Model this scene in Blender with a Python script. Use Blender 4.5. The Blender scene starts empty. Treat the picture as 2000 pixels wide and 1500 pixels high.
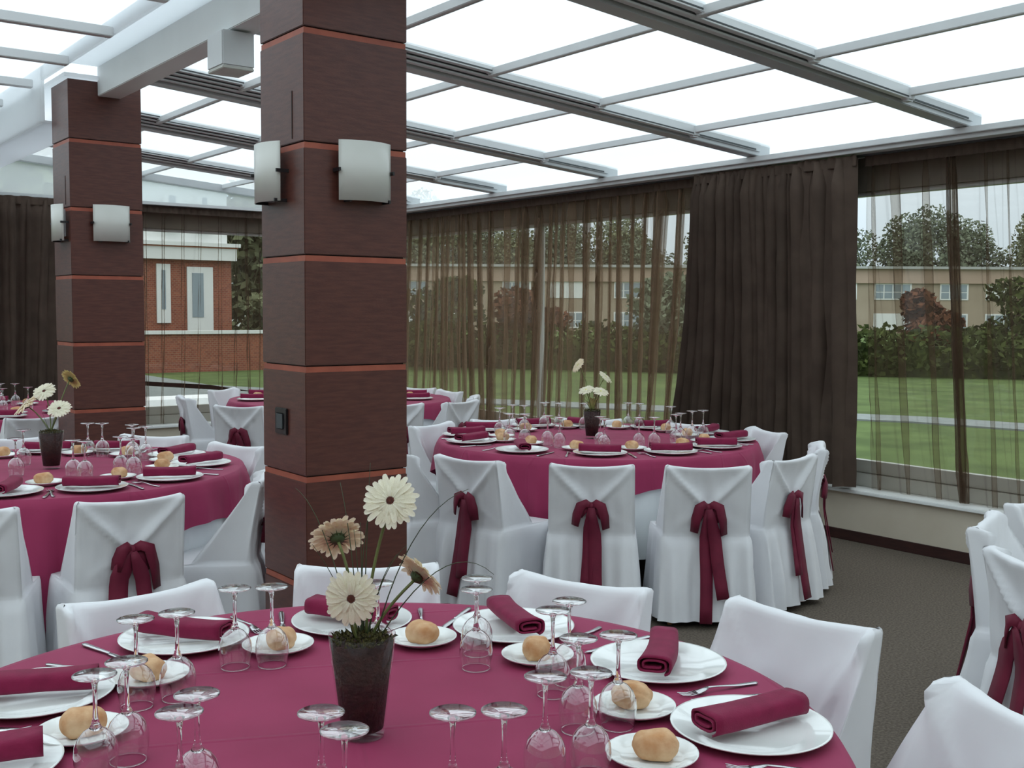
import bpy, bmesh, math, random
from mathutils import Vector, Matrix

# ------------------------------------------------------------------ camera, world, exposure
scn = bpy.context.scene
COL = scn.collection
F_PX, PITCH, ROLL, YAW, CAM_H = 2138.0, 0.067, 0.0057, 0.6445, 1.575
cam_data = bpy.data.cameras.new('camera')
cam = bpy.data.objects.new('camera', cam_data)
COL.objects.link(cam)
cam_data.sensor_width = 36.0
cam_data.lens = 36.0 * F_PX / 2000.0
cam_data.clip_start = 0.05
cam_data.clip_end = 600
_f = Vector((math.sin(YAW) * math.cos(PITCH), math.cos(YAW) * math.cos(PITCH), -math.sin(PITCH)))
_r = Vector((math.cos(YAW), -math.sin(YAW), 0))
_u = _r.cross(_f)
_r2 = _r * math.cos(ROLL) + _u * math.sin(ROLL)
_u2 = -_r * math.sin(ROLL) + _u * math.cos(ROLL)
m = Matrix((_r2, _u2, -_f)).transposed().to_4x4()
m.translation = Vector((0, 0, CAM_H))
cam.matrix_world = m
scn.camera = cam

scn.view_settings.view_transform = 'Standard'
scn.view_settings.look = 'None'
scn.view_settings.exposure = 0.16
scn.view_settings.gamma = 1.0
scn.view_settings.use_curve_mapping = False
cy = scn.cycles
cy.max_bounces = 12
cy.diffuse_bounces = 5
cy.glossy_bounces = 4
cy.transmission_bounces = 8
cy.transparent_max_bounces = 40
cy.use_denoising = True
cy.caustics_reflective = False
cy.caustics_refractive = False
cy.sample_clamp_indirect = 6.0

world = bpy.data.worlds.new('overcast_sky')
scn.world = world
world.use_nodes = True
wn = world.node_tree
wn.nodes.clear()
w_out = wn.nodes.new('ShaderNodeOutputWorld')
w_bg = wn.nodes.new('ShaderNodeBackground')
w_tc = wn.nodes.new('ShaderNodeTexCoord')
w_sep = wn.nodes.new('ShaderNodeSeparateXYZ')
w_ramp = wn.nodes.new('ShaderNodeValToRGB')
w_ns = wn.nodes.new('ShaderNodeTexNoise')
w_ns.inputs['Scale'].default_value = 2.2
w_ns.inputs['Detail'].default_value = 4
w_mix = wn.nodes.new('ShaderNodeMix')
w_mix.data_type = 'RGBA'
w_mix.blend_type = 'MULTIPLY'
w_r2 = wn.nodes.new('ShaderNodeValToRGB')
w_ramp.color_ramp.elements[0].position = 0.0
w_ramp.color_ramp.elements[0].color = (0.36, 0.42, 0.46, 1)
w_ramp.color_ramp.elements[1].position = 0.6
w_ramp.color_ramp.elements[1].color = (0.935, 0.98, 1.0, 1)
w_r2.color_ramp.elements[0].position = 0.3
w_r2.color_ramp.elements[0].color = (0.86, 0.88, 0.9, 1)
w_r2.color_ramp.elements[1].position = 0.7
w_r2.color_ramp.elements[1].color = (1, 1, 1, 1)
wn.links.new(w_tc.outputs['Generated'], w_sep.inputs[0])
wn.links.new(w_sep.outputs['Z'], w_ramp.inputs[0])
wn.links.new(w_tc.outputs['Generated'], w_ns.inputs['Vector'])
wn.links.new(w_ns.outputs['Fac'], w_r2.inputs[0])
w_mix.inputs[0].default_value = 1.0
wn.links.new(w_ramp.outputs[0], w_mix.inputs[6])
wn.links.new(w_r2.outputs[0], w_mix.inputs[7])
wn.links.new(w_mix.outputs[2], w_bg.inputs[0])
w_bg.inputs[1].default_value = 2.0
wn.links.new(w_bg.outputs[0], w_out.inputs[0])

RND = random.Random(7)
PI = math.pi

# ------------------------------------------------------------------ small helpers
def lin(c):
    o = []
    for v in c:
        v = v / 255.0
        o.append(v / 12.92 if v <= 0.04045 else ((v + 0.055) / 1.055) ** 2.4)
    return (*o, 1.0)


class NT:
    def __init__(self, name):
        self.m = bpy.data.materials.new(name)
        self.m.use_nodes = True
        self.t = self.m.node_tree
        self.t.nodes.clear()
        self.out = self.t.nodes.new('ShaderNodeOutputMaterial')

    def n(self, kind, **kw):
        nd = self.t.nodes.new(kind)
        for k, v in kw.items():
            setattr(nd, k, v)
        return nd

    def l(self, a, b):
        self.t.links.new(a, b)

    def surf(self, s):
        self.l(s, self.out.inputs['Surface'])
        return self.m


def material(name, col, rough=0.6, col2=None, nscale=8.0, ndetail=4, stretch=None, bump=0.0, bscale=None,
             metallic=0.0, spec=0.5, sheen=0.0, coat=0.0, bstretch=None, lo=0.35, hi=0.65, bdist=0.01):
    a = NT(name)
    p = a.n('ShaderNodeBsdfPrincipled')
    p.inputs['Roughness'].default_value = rough
    p.inputs['Metallic'].default_value = metallic
    p.inputs['Specular IOR Level'].default_value = spec
    p.inputs['Sheen Weight'].default_value = sheen
    p.inputs['Coat Weight'].default_value = coat
    tc = a.n('ShaderNodeTexCoord')
    if col2 is not None:
        mp = a.n('ShaderNodeMapping')
        if stretch:
            mp.inputs['Scale'].default_value = stretch
        ns = a.n('ShaderNodeTexNoise')
        ns.inputs['Scale'].default_value = nscale
        ns.inputs['Detail'].default_value = ndetail
        rp = a.n('ShaderNodeValToRGB')
        rp.color_ramp.elements[0].position = lo
        rp.color_ramp.elements[0].color = col
        rp.color_ramp.elements[1].position = hi
        rp.color_ramp.elements[1].color = col2
        a.l(tc.outputs['Object'], mp.inputs[0])
        a.l(mp.outputs[0], ns.inputs['Vector'])
        a.l(ns.outputs['Fac'], rp.inputs[0])
        a.l(rp.outputs[0], p.inputs['Base Color'])
    else:
        p.inputs['Base Color'].default_value = col
    if bump > 0:
        mp = a.n('ShaderNodeMapping')
        if bstretch:
            mp.inputs['Scale'].default_value = bstretch
        nb = a.n('ShaderNodeTexNoise')
        nb.inputs['Scale'].default_value = bscale or nscale * 4
        nb.inputs['Detail'].default_value = 3
        bp = a.n('ShaderNodeBump')
        bp.inputs['Strength'].default_value = bump
        bp.inputs['Distance'].default_value = bdist
        a.l(tc.outputs['Object'], mp.inputs[0])
        a.l(mp.outputs[0], nb.inputs['Vector'])
        a.l(nb.outputs['Fac'], bp.inputs['Height'])
        a.l(bp.outputs[0], p.inputs['Normal'])
    return a.surf(p.outputs[0])


def sheer_material(name, col, see, rough=1.0):
    """woven see-through cloth: partly open weave, denser where the cloth is seen edge-on"""
    a = NT(name)
    tr = a.n('ShaderNodeBsdfTransparent')
    df = a.n('ShaderNodeBsdfDiffuse')
    tl = a.n('ShaderNodeBsdfTranslucent')
    m1 = a.n('ShaderNodeMixShader')
    m2 = a.n('ShaderNodeMixShader')
    lw = a.n('ShaderNodeLayerWeight')
    lw.inputs['Blend'].default_value = 0.5
    pw = a.n('ShaderNodeMath', operation='POWER')
    pw.inputs[1].default_value = 2.5
    ma = a.n('ShaderNodeMath', operation='MULTIPLY_ADD')
    ma.inputs[1].default_value = see * 0.85
    ma.inputs[2].default_value = 1.0 - see
    ma.use_clamp = True
    tr.inputs[0].default_value = (0.97, 0.95, 0.92, 1)
    df.inputs[0].default_value = col
    tl.inputs[0].default_value = col
    m1.inputs[0].default_value = 0.45
    a.l(df.outputs[0], m1.inputs[1])
    a.l(tl.outputs[0], m1.inputs[2])
    a.l(lw.outputs['Facing'], pw.inputs[0])
    a.l(pw.outputs[0], ma.inputs[0])
    a.l(ma.outputs[0], m2.inputs[0])
    a.l(tr.outputs[0], m2.inputs[1])
    a.l(m1.outputs[0], m2.inputs[2])
    return a.surf(m2.outputs[0])


def thin_glass(name, tint=(0.97, 0.98, 0.98, 1), base=0.04, edge=0.85, power=3.0, rough=0.02):
    a = NT(name)
    tr = a.n('ShaderNodeBsdfTransparent')
    tr.inputs[0].default_value = tint
    gl = a.n('ShaderNodeBsdfGlossy')
    gl.inputs['Roughness'].default_value = rough
    gl.inputs['Color'].default_value = (1, 1, 1, 1)
    lw = a.n('ShaderNodeLayerWeight')
    lw.inputs['Blend'].default_value = 0.5
    pw = a.n('ShaderNodeMath', operation='POWER')
    pw.inputs[1].default_value = power
    ma = a.n('ShaderNodeMath', operation='MULTIPLY_ADD')
    ma.inputs[1].default_value = edge
    ma.inputs[2].default_value = base
    ma.use_clamp = True
    mx = a.n('ShaderNodeMixShader')
    a.l(lw.outputs['Facing'], pw.inputs[0])
    a.l(pw.outputs[0], ma.inputs[0])
    a.l(ma.outputs[0], mx.inputs[0])
    a.l(tr.outputs[0], mx.inputs[1])
    a.l(gl.outputs[0], mx.inputs[2])
    return a.surf(mx.outputs[0])


def frosted(name, see=0.55, tint=(0.93, 0.985, 1.0, 1)):
    a = NT(name)
    tr = a.n('ShaderNodeBsdfTransparent')
    tr.inputs[0].default_value = tint
    tl = a.n('ShaderNodeBsdfTranslucent')
    tl.inputs[0].default_value = (0.92, 0.935, 0.945, 1)
    df = a.n('ShaderNodeBsdfDiffuse')
    df.inputs[0].default_value = (0.84, 0.85, 0.86, 1)
    m1 = a.n('ShaderNodeMixShader')
    m1.inputs[0].default_value = 0.3
    m2 = a.n('ShaderNodeMixShader')
    m2.inputs[0].default_value = see
    a.l(tl.outputs[0], m1.inputs[1])
    a.l(df.outputs[0], m1.inputs[2])
    a.l(m1.outputs[0], m2.inputs[1])
    a.l(tr.outputs[0], m2.inputs[2])
    return a.surf(m2.outputs[0])


def mesh_obj(name, verts, faces, mat=None, parent=None, smooth=False, loc=None, rot=None):
    me = bpy.data.meshes.new(name)
    me.from_pydata([tuple(v) for v in verts], [], faces)
    me.update()
    if smooth:
        me.polygons.foreach_set('use_smooth', [True] * len(me.polygons))
    o = bpy.data.objects.new(name, me)
    COL.objects.link(o)
    if mat:
        me.materials.append(mat)
    if parent:
        o.parent = parent
    if loc is not None:
        o.location = loc
    if rot is not None:
        o.rotation_euler = rot
    return o


def fix_normals(o):
    bm = bmesh.new()
    bm.from_mesh(o.data)
    bmesh.ops.remove_doubles(bm, verts=bm.verts, dist=1e-6)
    bmesh.ops.recalc_face_normals(bm, faces=bm.faces)
    bm.to_mesh(o.data)
    bm.free()
    return o


class MB:
    """collects geometry of one part"""
    def __init__(self):
        self.v, self.f = [], []

    def add(self, v, f):
        k = len(self.v)
        self.v += [Vector(p) for p in v]
        self.f += [tuple(i + k for i in q) for q in f]
        return self

    def box(self, x0, x1, y0, y1, z0, z1, slope=0.0):
        v = [(x, y, z - slope * x) for z in (z0, z1) for y in (y0, y1) for x in (x0, x1)]
        return self.add(v, [(0, 2, 3, 1), (4, 5, 7, 6), (0, 1, 5, 4), (2, 6, 7, 3), (0, 4, 6, 2), (1, 3, 7, 5)])

    def tube(self, pts, radii, seg=8, caps=True):
        pts = [Vector(p) for p in pts]
        if not hasattr(radii, '__len__'):
            radii = [radii] * len(pts)
        rings = []
        up = Vector((0, 0, 1))
        t0 = (pts[1] - pts[0]).normalized()
        if abs(t0.dot(up)) > 0.9:
            up = Vector((1, 0, 0))
        nrm = t0.cross(up).normalized()
        for i, p in enumerate(pts):
            a = pts[max(i - 1, 0)]
            b = pts[min(i + 1, len(pts) - 1)]
            t = (b - a).normalized()
            nrm = (nrm - t * nrm.dot(t)).normalized()
            bn = t.cross(nrm)
            rings.append([p + (nrm * math.cos(2 * PI * k / seg) + bn * math.sin(2 * PI * k / seg)) * radii[i] for k in range(seg)])
        v = [q for r in rings for q in r]
        f = []
        for i in range(len(rings) - 1):
            for k in range(seg):
                f.append((i * seg + k, i * seg + (k + 1) % seg, (i + 1) * seg + (k + 1) % seg, (i + 1) * seg + k))
        if caps:
            f.append(tuple(range(seg - 1, -1, -1)))
            f.append(tuple((len(rings) - 1) * seg + k for k in range(seg)))
        return self.add(v, f)

    def lathe(self, prof, seg=24, c=(0, 0, 0), close_top=False, close_bot=False):
        c = Vector(c)
        v, f = [], []
        for r, z in prof:
            for k in range(seg):
                a = 2 * PI * k / seg
                v.append(c + Vector((r * math.cos(a), r * math.sin(a), z)))
        n = len(prof)
        for i in range(n - 1):
            for k in range(seg):
                f.append((i * seg + k, i * seg + (k + 1) % seg, (i + 1) * seg + (k + 1) % seg, (i + 1) * seg + k))
        if close_bot:
            f.append(tuple(range(seg - 1, -1, -1)))
        if close_top:
            f.append(tuple((n - 1) * seg + k for k in range(seg)))
        return self.add(v, f)

    def xf(self, M):
        self.v = [M @ p for p in self.v]
        return self

    def build(self, name, mat, parent=None, smooth=False, bevel=0.0, loc=None, rot=None):
        o = mesh_obj(name, self.v, self.f, mat, parent, smooth, loc, rot)
        if bevel > 0:
            bm = bmesh.new()
            bm.from_mesh(o.data)
            bmesh.ops.bevel(bm, geom=list(bm.edges), offset=bevel, segments=2, affect='EDGES', clamp_overlap=True)
            bm.to_mesh(o.data)
            bm.free()
        return o


def tag(o, label=None, cat=None, group=None, kind=None):
    if label:
        o['label'] = label
    if cat:
        o['category'] = cat
    if group:
        o['group'] = group
    if kind:
        o['kind'] = kind
    return o


def empty(name, loc=(0, 0, 0), rz=0.0):
    o = bpy.data.objects.new(name, None)
    COL.objects.link(o)
    o.empty_display_size = 0.1
    o.location = loc
    o.rotation_euler = (0, 0, rz)
    return o


CHILD = {}
def dup(root, loc, rz=0.0, rot=None):
    """copy of a thing with copies of its parts and their sub-parts"""
    r = root.copy()
    COL.objects.link(r)
    r.location = loc
    r.rotation_euler = rot if rot is not None else (0, 0, rz)
    for k in ('label', 'group', 'category'):
        if k in r and k == 'label':
            del r[k]
    def kids(src, dst):
        for ch in CHILD.setdefault(src.name, [c for c in bpy.data.objects if c.parent == src]):
            c = ch.copy()
            COL.objects.link(c)
            c.parent = dst
            kids(ch, c)
    kids(root, r)
    return r


def noise1(x, seed=0):
    def h(i):
        return random.Random(i * 7919 + seed * 104729).uniform(-1, 1)
    i = math.floor(x)
    t = x - i
    t = t * t * (3 - 2 * t)
    return h(i) * (1 - t) + h(i + 1) * t


ORD = ['first', 'second', 'third', 'fourth', 'fifth', 'sixth', 'seventh', 'eighth', 'ninth', 'tenth', 'eleventh',
       'twelfth', 'thirteenth', 'fourteenth', 'fifteenth', 'sixteenth', 'seventeenth', 'eighteenth', 'nineteenth',
       'twentieth', 'twenty-first', 'twenty-second', 'twenty-third', 'twenty-fourth', 'twenty-fifth', 'twenty-sixth']


def across(p):
    """left-to-right order of a point as seen from the photographer's spot"""
    d = Vector((p[0], p[1], 0)) - Vector((0, 0, 0))
    return d.dot(_r) / d.dot(Vector((_f.x, _f.y, 0)))


# ------------------------------------------------------------------ materials
M = {}
M['wood'] = material('dark_wood_laminate', lin((80, 44, 38)), 0.36, lin((96, 55, 46)), nscale=9, ndetail=6,
                     stretch=(1.2, 1.2, 9), bump=0.08, bscale=60, bstretch=(1, 1, 8), spec=0.45)
M['groove'] = material('groove_strip', lin((168, 88, 66)), 0.5, lin((150, 76, 58)), nscale=10)
M['carpet'] = material('carpet', lin((88, 80, 72)), 0.95, lin((116, 106, 96)), nscale=90, ndetail=6, bump=0.6, bscale=260, spec=0.1)
M['wall'] = material('plaster_beige', lin((196, 186, 168)), 0.85, lin((204, 195, 178)), nscale=3, bump=0.05, bscale=60, spec=0.2)
M['white'] = material('white_paint', lin((226, 228, 228)), 0.5, lin((232, 234, 234)), nscale=2, spec=0.4)
M['sill'] = material('white_sill', lin((225, 228, 226)), 0.35, lin((232, 234, 233)), nscale=3, spec=0.5)
M['base'] = material('dark_baseboard', lin((48, 26, 24)), 0.45, lin((60, 34, 30)), nscale=12, stretch=(1, 1, 6))
M['alu'] = material('white_aluminium', lin((205, 207, 208)), 0.35, lin((212, 214, 215)), nscale=4, spec=0.5)
M['rail'] = material('grey_aluminium', lin((176, 180, 182)), 0.38, lin((186, 189, 190)), nscale=4, spec=0.5)
M['slot'] = material('dark_seal', lin((70, 74, 76)), 0.7)
M['frame'] = material('window_frame_grey', lin((186, 186, 178)), 0.45, lin((194, 194, 186)), nscale=3)
M['lintel'] = material('lintel_grey', lin((120, 112, 104)), 0.8, lin((130, 122, 112)), nscale=3)
M['frost'] = frosted('frosted_roof_panel', 0.6)
M['frostw'] = frosted('milky_fascia', 0.12, (0.95, 0.97, 1.0, 1))
M['pane'] = thin_glass('window_glass', (0.95, 0.97, 0.97, 1), 0.03, 0.6, 4.0)
M['sheer'] = sheer_material('sheer_brown_voile', lin((150, 127, 108)), 0.72)
M['sheer2'] = sheer_material('sheer_brown_voile_light', lin((104, 86, 74)), 0.80)
M['heavy'] = material('gathered_brown_voile', lin((74, 61, 53)), 0.8, lin((84, 70, 61)), nscale=6, spec=0.2)
M['cover'] = material('white_chair_cloth', lin((222, 222, 226)), 0.85, lin((230, 230, 233)), nscale=3, bump=0.25, bscale=9,
                      sheen=0.2, spec=0.2, bdist=0.012)
def cloth_creased(name, c1, c2):
    a = NT(name)
    p = a.n('ShaderNodeBsdfPrincipled')
    p.inputs['Roughness'].default_value = 0.7
    p.inputs['Specular IOR Level'].default_value = 0.25
    p.inputs['Sheen Weight'].default_value = 0.05
    tc = a.n('ShaderNodeTexCoord')
    ns = a.n('ShaderNodeTexNoise')
    ns.inputs['Scale'].default_value = 5
    rp = a.n('ShaderNodeValToRGB')
    rp.color_ramp.elements[0].position, rp.color_ramp.elements[1].position = 0.35, 0.65
    rp.color_ramp.elements[0].color, rp.color_ramp.elements[1].color = c1, c2
    a.l(tc.outputs['Object'], ns.inputs['Vector'])
    a.l(ns.outputs['Fac'], rp.inputs[0])
    a.l(rp.outputs[0], p.inputs['Base Color'])
    mp = a.n('ShaderNodeMapping')
    mp.inputs['Rotation'].default_value = (0, 0, 0.42)
    a.l(tc.outputs['Object'], mp.inputs[0])
    sp = a.n('ShaderNodeSeparateXYZ')
    a.l(mp.outputs[0], sp.inputs[0])
    hs = []
    for ax, per in (('X', 0.46), ('Y', 0.40)):
        dv = a.n('ShaderNodeMath', operation='PINGPONG')
        dv.inputs[1].default_value = per / 2
        a.l(sp.outputs[ax], dv.inputs[0])
        mr = a.n('ShaderNodeMapRange')
        mr.inputs['From Min'].default_value = 0.0
        mr.inputs['From Max'].default_value = 0.010
        mr.inputs['To Min'].default_value = 1.0
        mr.inputs['To Max'].default_value = 0.0
        mr.interpolation_type = 'SMOOTHSTEP'
        a.l(dv.outputs[0], mr.inputs['Value'])
        hs.append(mr)
    ad = a.n('ShaderNodeMath', operation='MAXIMUM')
    a.l(hs[0].outputs[0], ad.inputs[0])
    a.l(hs[1].outputs[0], ad.inputs[1])
    n2 = a.n('ShaderNodeTexNoise')
    n2.inputs['Scale'].default_value = 3.0
    a.l(tc.outputs['Object'], n2.inputs['Vector'])
    ad2 = a.n('ShaderNodeMath', operation='MULTIPLY_ADD')
    ad2.inputs[1].default_value = 4.0
    a.l(n2.outputs['Fac'], ad2.inputs[0])
    a.l(ad.outputs[0], ad2.inputs[2])
    bp = a.n('ShaderNodeBump')
    bp.inputs['Strength'].default_value = 0.9
    bp.inputs['Distance'].default_value = 0.0022
    a.l(ad2.outputs[0], bp.inputs['Height'])
    a.l(bp.outputs[0], p.inputs['Normal'])
    return a.surf(p.outputs[0])
M['burg'] = cloth_creased('burgundy_tablecloth', lin((140, 41, 78)), lin((148, 46, 84)))
M['nap'] = material('burgundy_napkin_cloth', lin((116, 22, 58)), 0.75, lin((126, 26, 64)), nscale=30, bump=0.3, bscale=400,
                    sheen=0.05, spec=0.2, bdist=0.002)
M['sash'] = material('burgundy_sash_cloth', lin((100, 20, 46)), 0.6, lin((112, 26, 52)), nscale=14, sheen=0.05, spec=0.3)
M['under'] = material('white_undercloth', lin((214, 218, 220)), 0.85, lin((222, 226, 228)), nscale=3, spec=0.2)
M['legwood'] = material('pale_wood_leg', lin((176, 124, 86)), 0.45, lin((192, 140, 100)), nscale=12, stretch=(1, 1, 0.2))
M['china'] = material('white_china', lin((236, 238, 236)), 0.12, spec=0.55, coat=0.4)
M['bread'] = material('bread_crust', lin((188, 136, 92)), 0.75, lin((218, 182, 144)), nscale=22, ndetail=5, bump=0.4, bscale=70,
                      spec=0.25, bdist=0.004)
M['steel'] = material('stainless_steel', lin((206, 206, 208)), 0.2, metallic=1.0)
M['glass'] = thin_glass('wine_glass_thin', (0.975, 0.98, 0.98, 1), 0.10, 0.95, 2.0)
M['potglass'] = thin_glass('pot_glass', (0.93, 0.93, 0.93, 1), 0.012, 0.6, 4.0)
_g = NT('solid_glass')
_gp = _g.n('ShaderNodeBsdfPrincipled')
_gp.inputs['Transmission Weight'].default_value = 1.0
_gp.inputs['Roughness'].default_value = 0.0
_gp.inputs['IOR'].default_value = 1.45
_gp.inputs['Base Color'].default_value = (1, 1, 1, 1)
M['solidglass'] = _g.surf(_gp.outputs[0])
M['soil'] = material('dark_pot_filling', lin((42, 17, 17)), 0.85, lin((62, 30, 26)), nscale=60, bump=0.6, bscale=120)
M['moss'] = material('moss', lin((52, 48, 20)), 0.95, lin((92, 84, 38)), nscale=120, bump=0.8, bscale=160)
M['stem'] = material('green_stem', lin((88, 98, 52)), 0.55, lin((112, 120, 68)), nscale=20)
M['grass'] = material('dark_grass_blade', lin((48, 60, 38)), 0.6, lin((66, 78, 48)), nscale=20)
M['palegreen'] = material('pale_green_leaf', lin((150, 156, 92)), 0.6, lin((176, 178, 116)), nscale=30)
M['sepal'] = material('flower_sepal', lin((58, 74, 40)), 0.6)
M['disc'] = material('flower_disc', lin((62, 26, 20)), 0.9, lin((90, 44, 28)), nscale=200)
M['disc2'] = material('flower_disc_pale', lin((196, 190, 120)), 0.9, lin((210, 204, 140)), nscale=200)
def petal_mat(name, c1, c2):
    a = NT(name)
    df = a.n('ShaderNodeBsdfPrincipled')
    df.inputs['Roughness'].default_value = 0.55
    tl = a.n('ShaderNodeBsdfTranslucent')
    ns = a.n('ShaderNodeTexNoise')
    ns.inputs['Scale'].default_value = 60
    rp = a.n('ShaderNodeValToRGB')
    rp.color_ramp.elements[0].color = c1
    rp.color_ramp.elements[1].color = c2
    rp.color_ramp.elements[0].position = 0.35
    rp.color_ramp.elements[1].position = 0.65
    mx = a.n('ShaderNodeMixShader')
    mx.inputs[0].default_value = 0.3
    a.l(ns.outputs['Fac'], rp.inputs[0])
    a.l(rp.outputs[0], df.inputs['Base Color'])
    a.l(rp.outputs[0], tl.inputs[0])
    a.l(df.outputs[0], mx.inputs[1])
    a.l(tl.outputs[0], mx.inputs[2])
    return a.surf(mx.outputs[0])
M['petal'] = petal_mat('cream_petal', lin((238, 232, 208)), lin((248, 244, 226)))
M['petal2'] = petal_mat('tan_petal_back', lin((238, 222, 190)), lin((246, 236, 212)))
M['petal3'] = petal_mat('yellowish_petal', lin((206, 192, 124)), lin((222, 210, 146)))
M['sconce'] = material('opal_sconce_glass', lin((206, 206, 200)), 0.3, lin((212, 212, 206)), nscale=3, spec=0.4)
M['black'] = material('black_plastic', lin((26, 22, 24)), 0.35, lin((34, 30, 32)), nscale=6)
M['darkgap'] = material('dark_gap', lin((44, 26, 22)), 0.8)
M['lawn'] = material('lawn_grass', lin((76, 92, 54)), 0.95, lin((94, 112, 66)), nscale=1.2, ndetail=8, bump=0.3, bscale=60, spec=0.1)
M['path'] = material('pale_gravel_path', lin((118, 126, 124)), 0.9, lin((130, 137, 135)), nscale=4)
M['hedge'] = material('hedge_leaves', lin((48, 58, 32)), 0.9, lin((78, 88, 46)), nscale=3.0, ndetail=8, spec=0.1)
M['leaf1'] = material('tree_leaves_hazed', lin((98, 108, 90)), 0.9, lin((124, 132, 110)), nscale=0.6, ndetail=6, spec=0.1)  # leaf colour paled and greyed to imitate distance haze
M['leaf2'] = material('tree_leaves_olive_hazed', lin((104, 112, 86)), 0.9, lin((134, 138, 106)), nscale=0.8, ndetail=6, spec=0.1)  # olive leaves with haze mixed into the colour, lighter and flatter
M['leaf3'] = material('shrub_leaves_red', lin((84, 54, 42)), 0.9, lin((118, 78, 56)), nscale=2, spec=0.1)
M['bark'] = material('bark', lin((84, 70, 56)), 0.9, lin((104, 88, 70)), nscale=8, stretch=(1, 1, 0.3))
M['bwall'] = material('tan_render', lin((158, 144, 126)), 0.85, lin((168, 154, 136)), nscale=0.4, spec=0.1)
M['bband'] = material('pinkish_fascia', lin((172, 150, 134)), 0.85, lin((180, 158, 142)), nscale=0.3, spec=0.1)
M['broof'] = material('pale_roof_edge', lin((170, 172, 170)), 0.7)
M['bwin'] = material('white_window_joinery', lin((226, 228, 226)), 0.5)
M['bglass'] = material('dark_building_glass', lin((140, 154, 162)), 0.2)
M['tile'] = material('terracotta_ledge', lin((176, 110, 84)), 0.7)
def brick_mat(name):
    a = NT(name)
    p = a.n('ShaderNodeBsdfPrincipled')
    p.inputs['Roughness'].default_value = 0.85
    tc = a.n('ShaderNodeTexCoord')
    mp = a.n('ShaderNodeMapping')
    mp.inputs['Rotation'].default_value = (PI / 2, 0, 0)
    b = a.n('ShaderNodeTexBrick')
    b.inputs['Scale'].default_value = 4.0
    b.inputs['Color1'].default_value = lin((150, 84, 62))
    b.inputs['Color2'].default_value = lin((126, 66, 50))
    b.inputs['Mortar'].default_value = lin((150, 120, 100))
    b.inputs['Mortar Size'].default_value = 0.02
    a.l(tc.outputs['Object'], mp.inputs[0])
    a.l(mp.outputs[0], b.inputs['Vector'])
    a.l(b.outputs['Color'], p.inputs['Base Color'])
    return a.surf(p.outputs[0])
M['brick'] = brick_mat('red_brick')

# ------------------------------------------------------------------ room shell
XW, YW = 6.38, 11.27           # window wall and end wall planes (room faces)
XL, YB = -5.2, -3.0
GZ = -0.32
ZS, ZF, ZH, ZT = 0.36, 0.54, 2.41, 2.70
YR0, YR1 = YB, YW

def struct(name, mb, mat, smooth=False, bevel=0.0, parent=None):
    o = mb.build(name, mat, parent, smooth, bevel)
    if not parent:
        o['kind'] = 'structure'
    return o

struct('floor', MB().box(XL, XW + 0.3, YB, YW + 0.3, -0.12, 0.0), M['carpet'])
struct('wall_right', MB().box(XW, XW + 0.30, YB, YW + 0.3, 0.0, ZS - 0.025), M['wall'])
struct('wall_end', MB().box(XL, XW, YW, YW + 0.30, 0.0, ZS - 0.025), M['wall'])
struct('wall_left', MB().box(XL - 0.25, XL, YB, YW + 0.3, -0.12, 3.3), M['wall'])
struct('wall_back', MB().box(XL - 0.25, XW + 0.3, YB - 0.25, YB, -0.12, 3.3), M['wall'])
struct('baseboard_right', MB().box(XW - 0.015, XW, YB, YW, 0.0, 0.072), M['base'], bevel=0.003)
struct('baseboard_end', MB().box(XL, XW - 0.015, YW - 0.015, YW, 0.0, 0.072), M['base'], bevel=0.003)
o = struct('trim_1', MB().box(XW - 0.035, XW + 0.26, YB, YW + 0.26, ZS - 0.025, ZS), M['sill'], bevel=0.004)
o = struct('trim_2', MB().box(XL, XW - 0.035, YW - 0.035, YW + 0.26, ZS - 0.025, ZS), M['sill'], bevel=0.004)
# lintels over the windows
struct('trim_3', MB().box(XW + 0.16, XW + 0.30, YB, YW + 0.3, ZH, ZT - 0.02), M['lintel'])
struct('trim_4', MB().box(XL, XW + 0.16, YW + 0.16, YW + 0.30, ZH, ZT - 0.02), M['lintel'])
# head rail of the roof on the window wall (stepped white profile)
struct('trim_5', MB().box(XW - 0.13, XW + 0.34, YB, YW + 0.32, 2.668, 2.706).box(XW - 0.10, XW + 0.34, YB, YW + 0.32, 2.640, 2.668), M['alu'], bevel=0.003)
struct('trim_6', MB().box(XL, XW - 0.1, YW - 0.03, YW + 0.32, 2.635, 2.668), M['alu'], bevel=0.003)

# windows: one per bay on the window wall and the end wall
def window(name, horizontal, a0, a1):
    root = empty(name)
    root['kind'] = 'structure'
    fr, bot = MB(), MB()
    d0, d1 = (XW + 0.19, XW + 0.25) if not horizontal else (YW + 0.19, YW + 0.25)
    def bx(mb, s0, s1, e0, e1, z0, z1):
        if horizontal:
            mb.box(s0, s1, e0, e1, z0, z1)
        else:
            mb.box(e0, e1, s0, s1, z0, z1)
    bx(bot, a0, a1, d0 - 0.03, d1, ZS, ZS + 0.09)
    bx(bot, a0, a1, d0, d1, ZS + 0.094, ZF)
    bx(fr, a0, a0 + 0.02, d0, d1, ZF, ZH)
    bx(fr, a1 - 0.02, a1, d0, d1, ZF, ZH)
    bx(fr, a0 + 0.02, a1 - 0.02, d0, d1, ZH - 0.03, ZH)
    fr.build('window_frame', M['alu'], root, bevel=0.003)
    bot.build('window_bottom_rail', M['frame'], root, bevel=0.003)
    g = MB()
    bx(g, a0 + 0.02, a1 - 0.02, (d0 + d1) / 2 - 0.003, (d0 + d1) / 2 + 0.003, ZF - 0.01, ZH - 0.01)
    g.build('window_pane', M['pane'], root)
ys = [-3.0, -0.2, 2.6, 5.45, 8.32, 11.20]
for i in range(5):
    window('window_%d' % (i + 1), False, ys[i], ys[i + 1])
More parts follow.
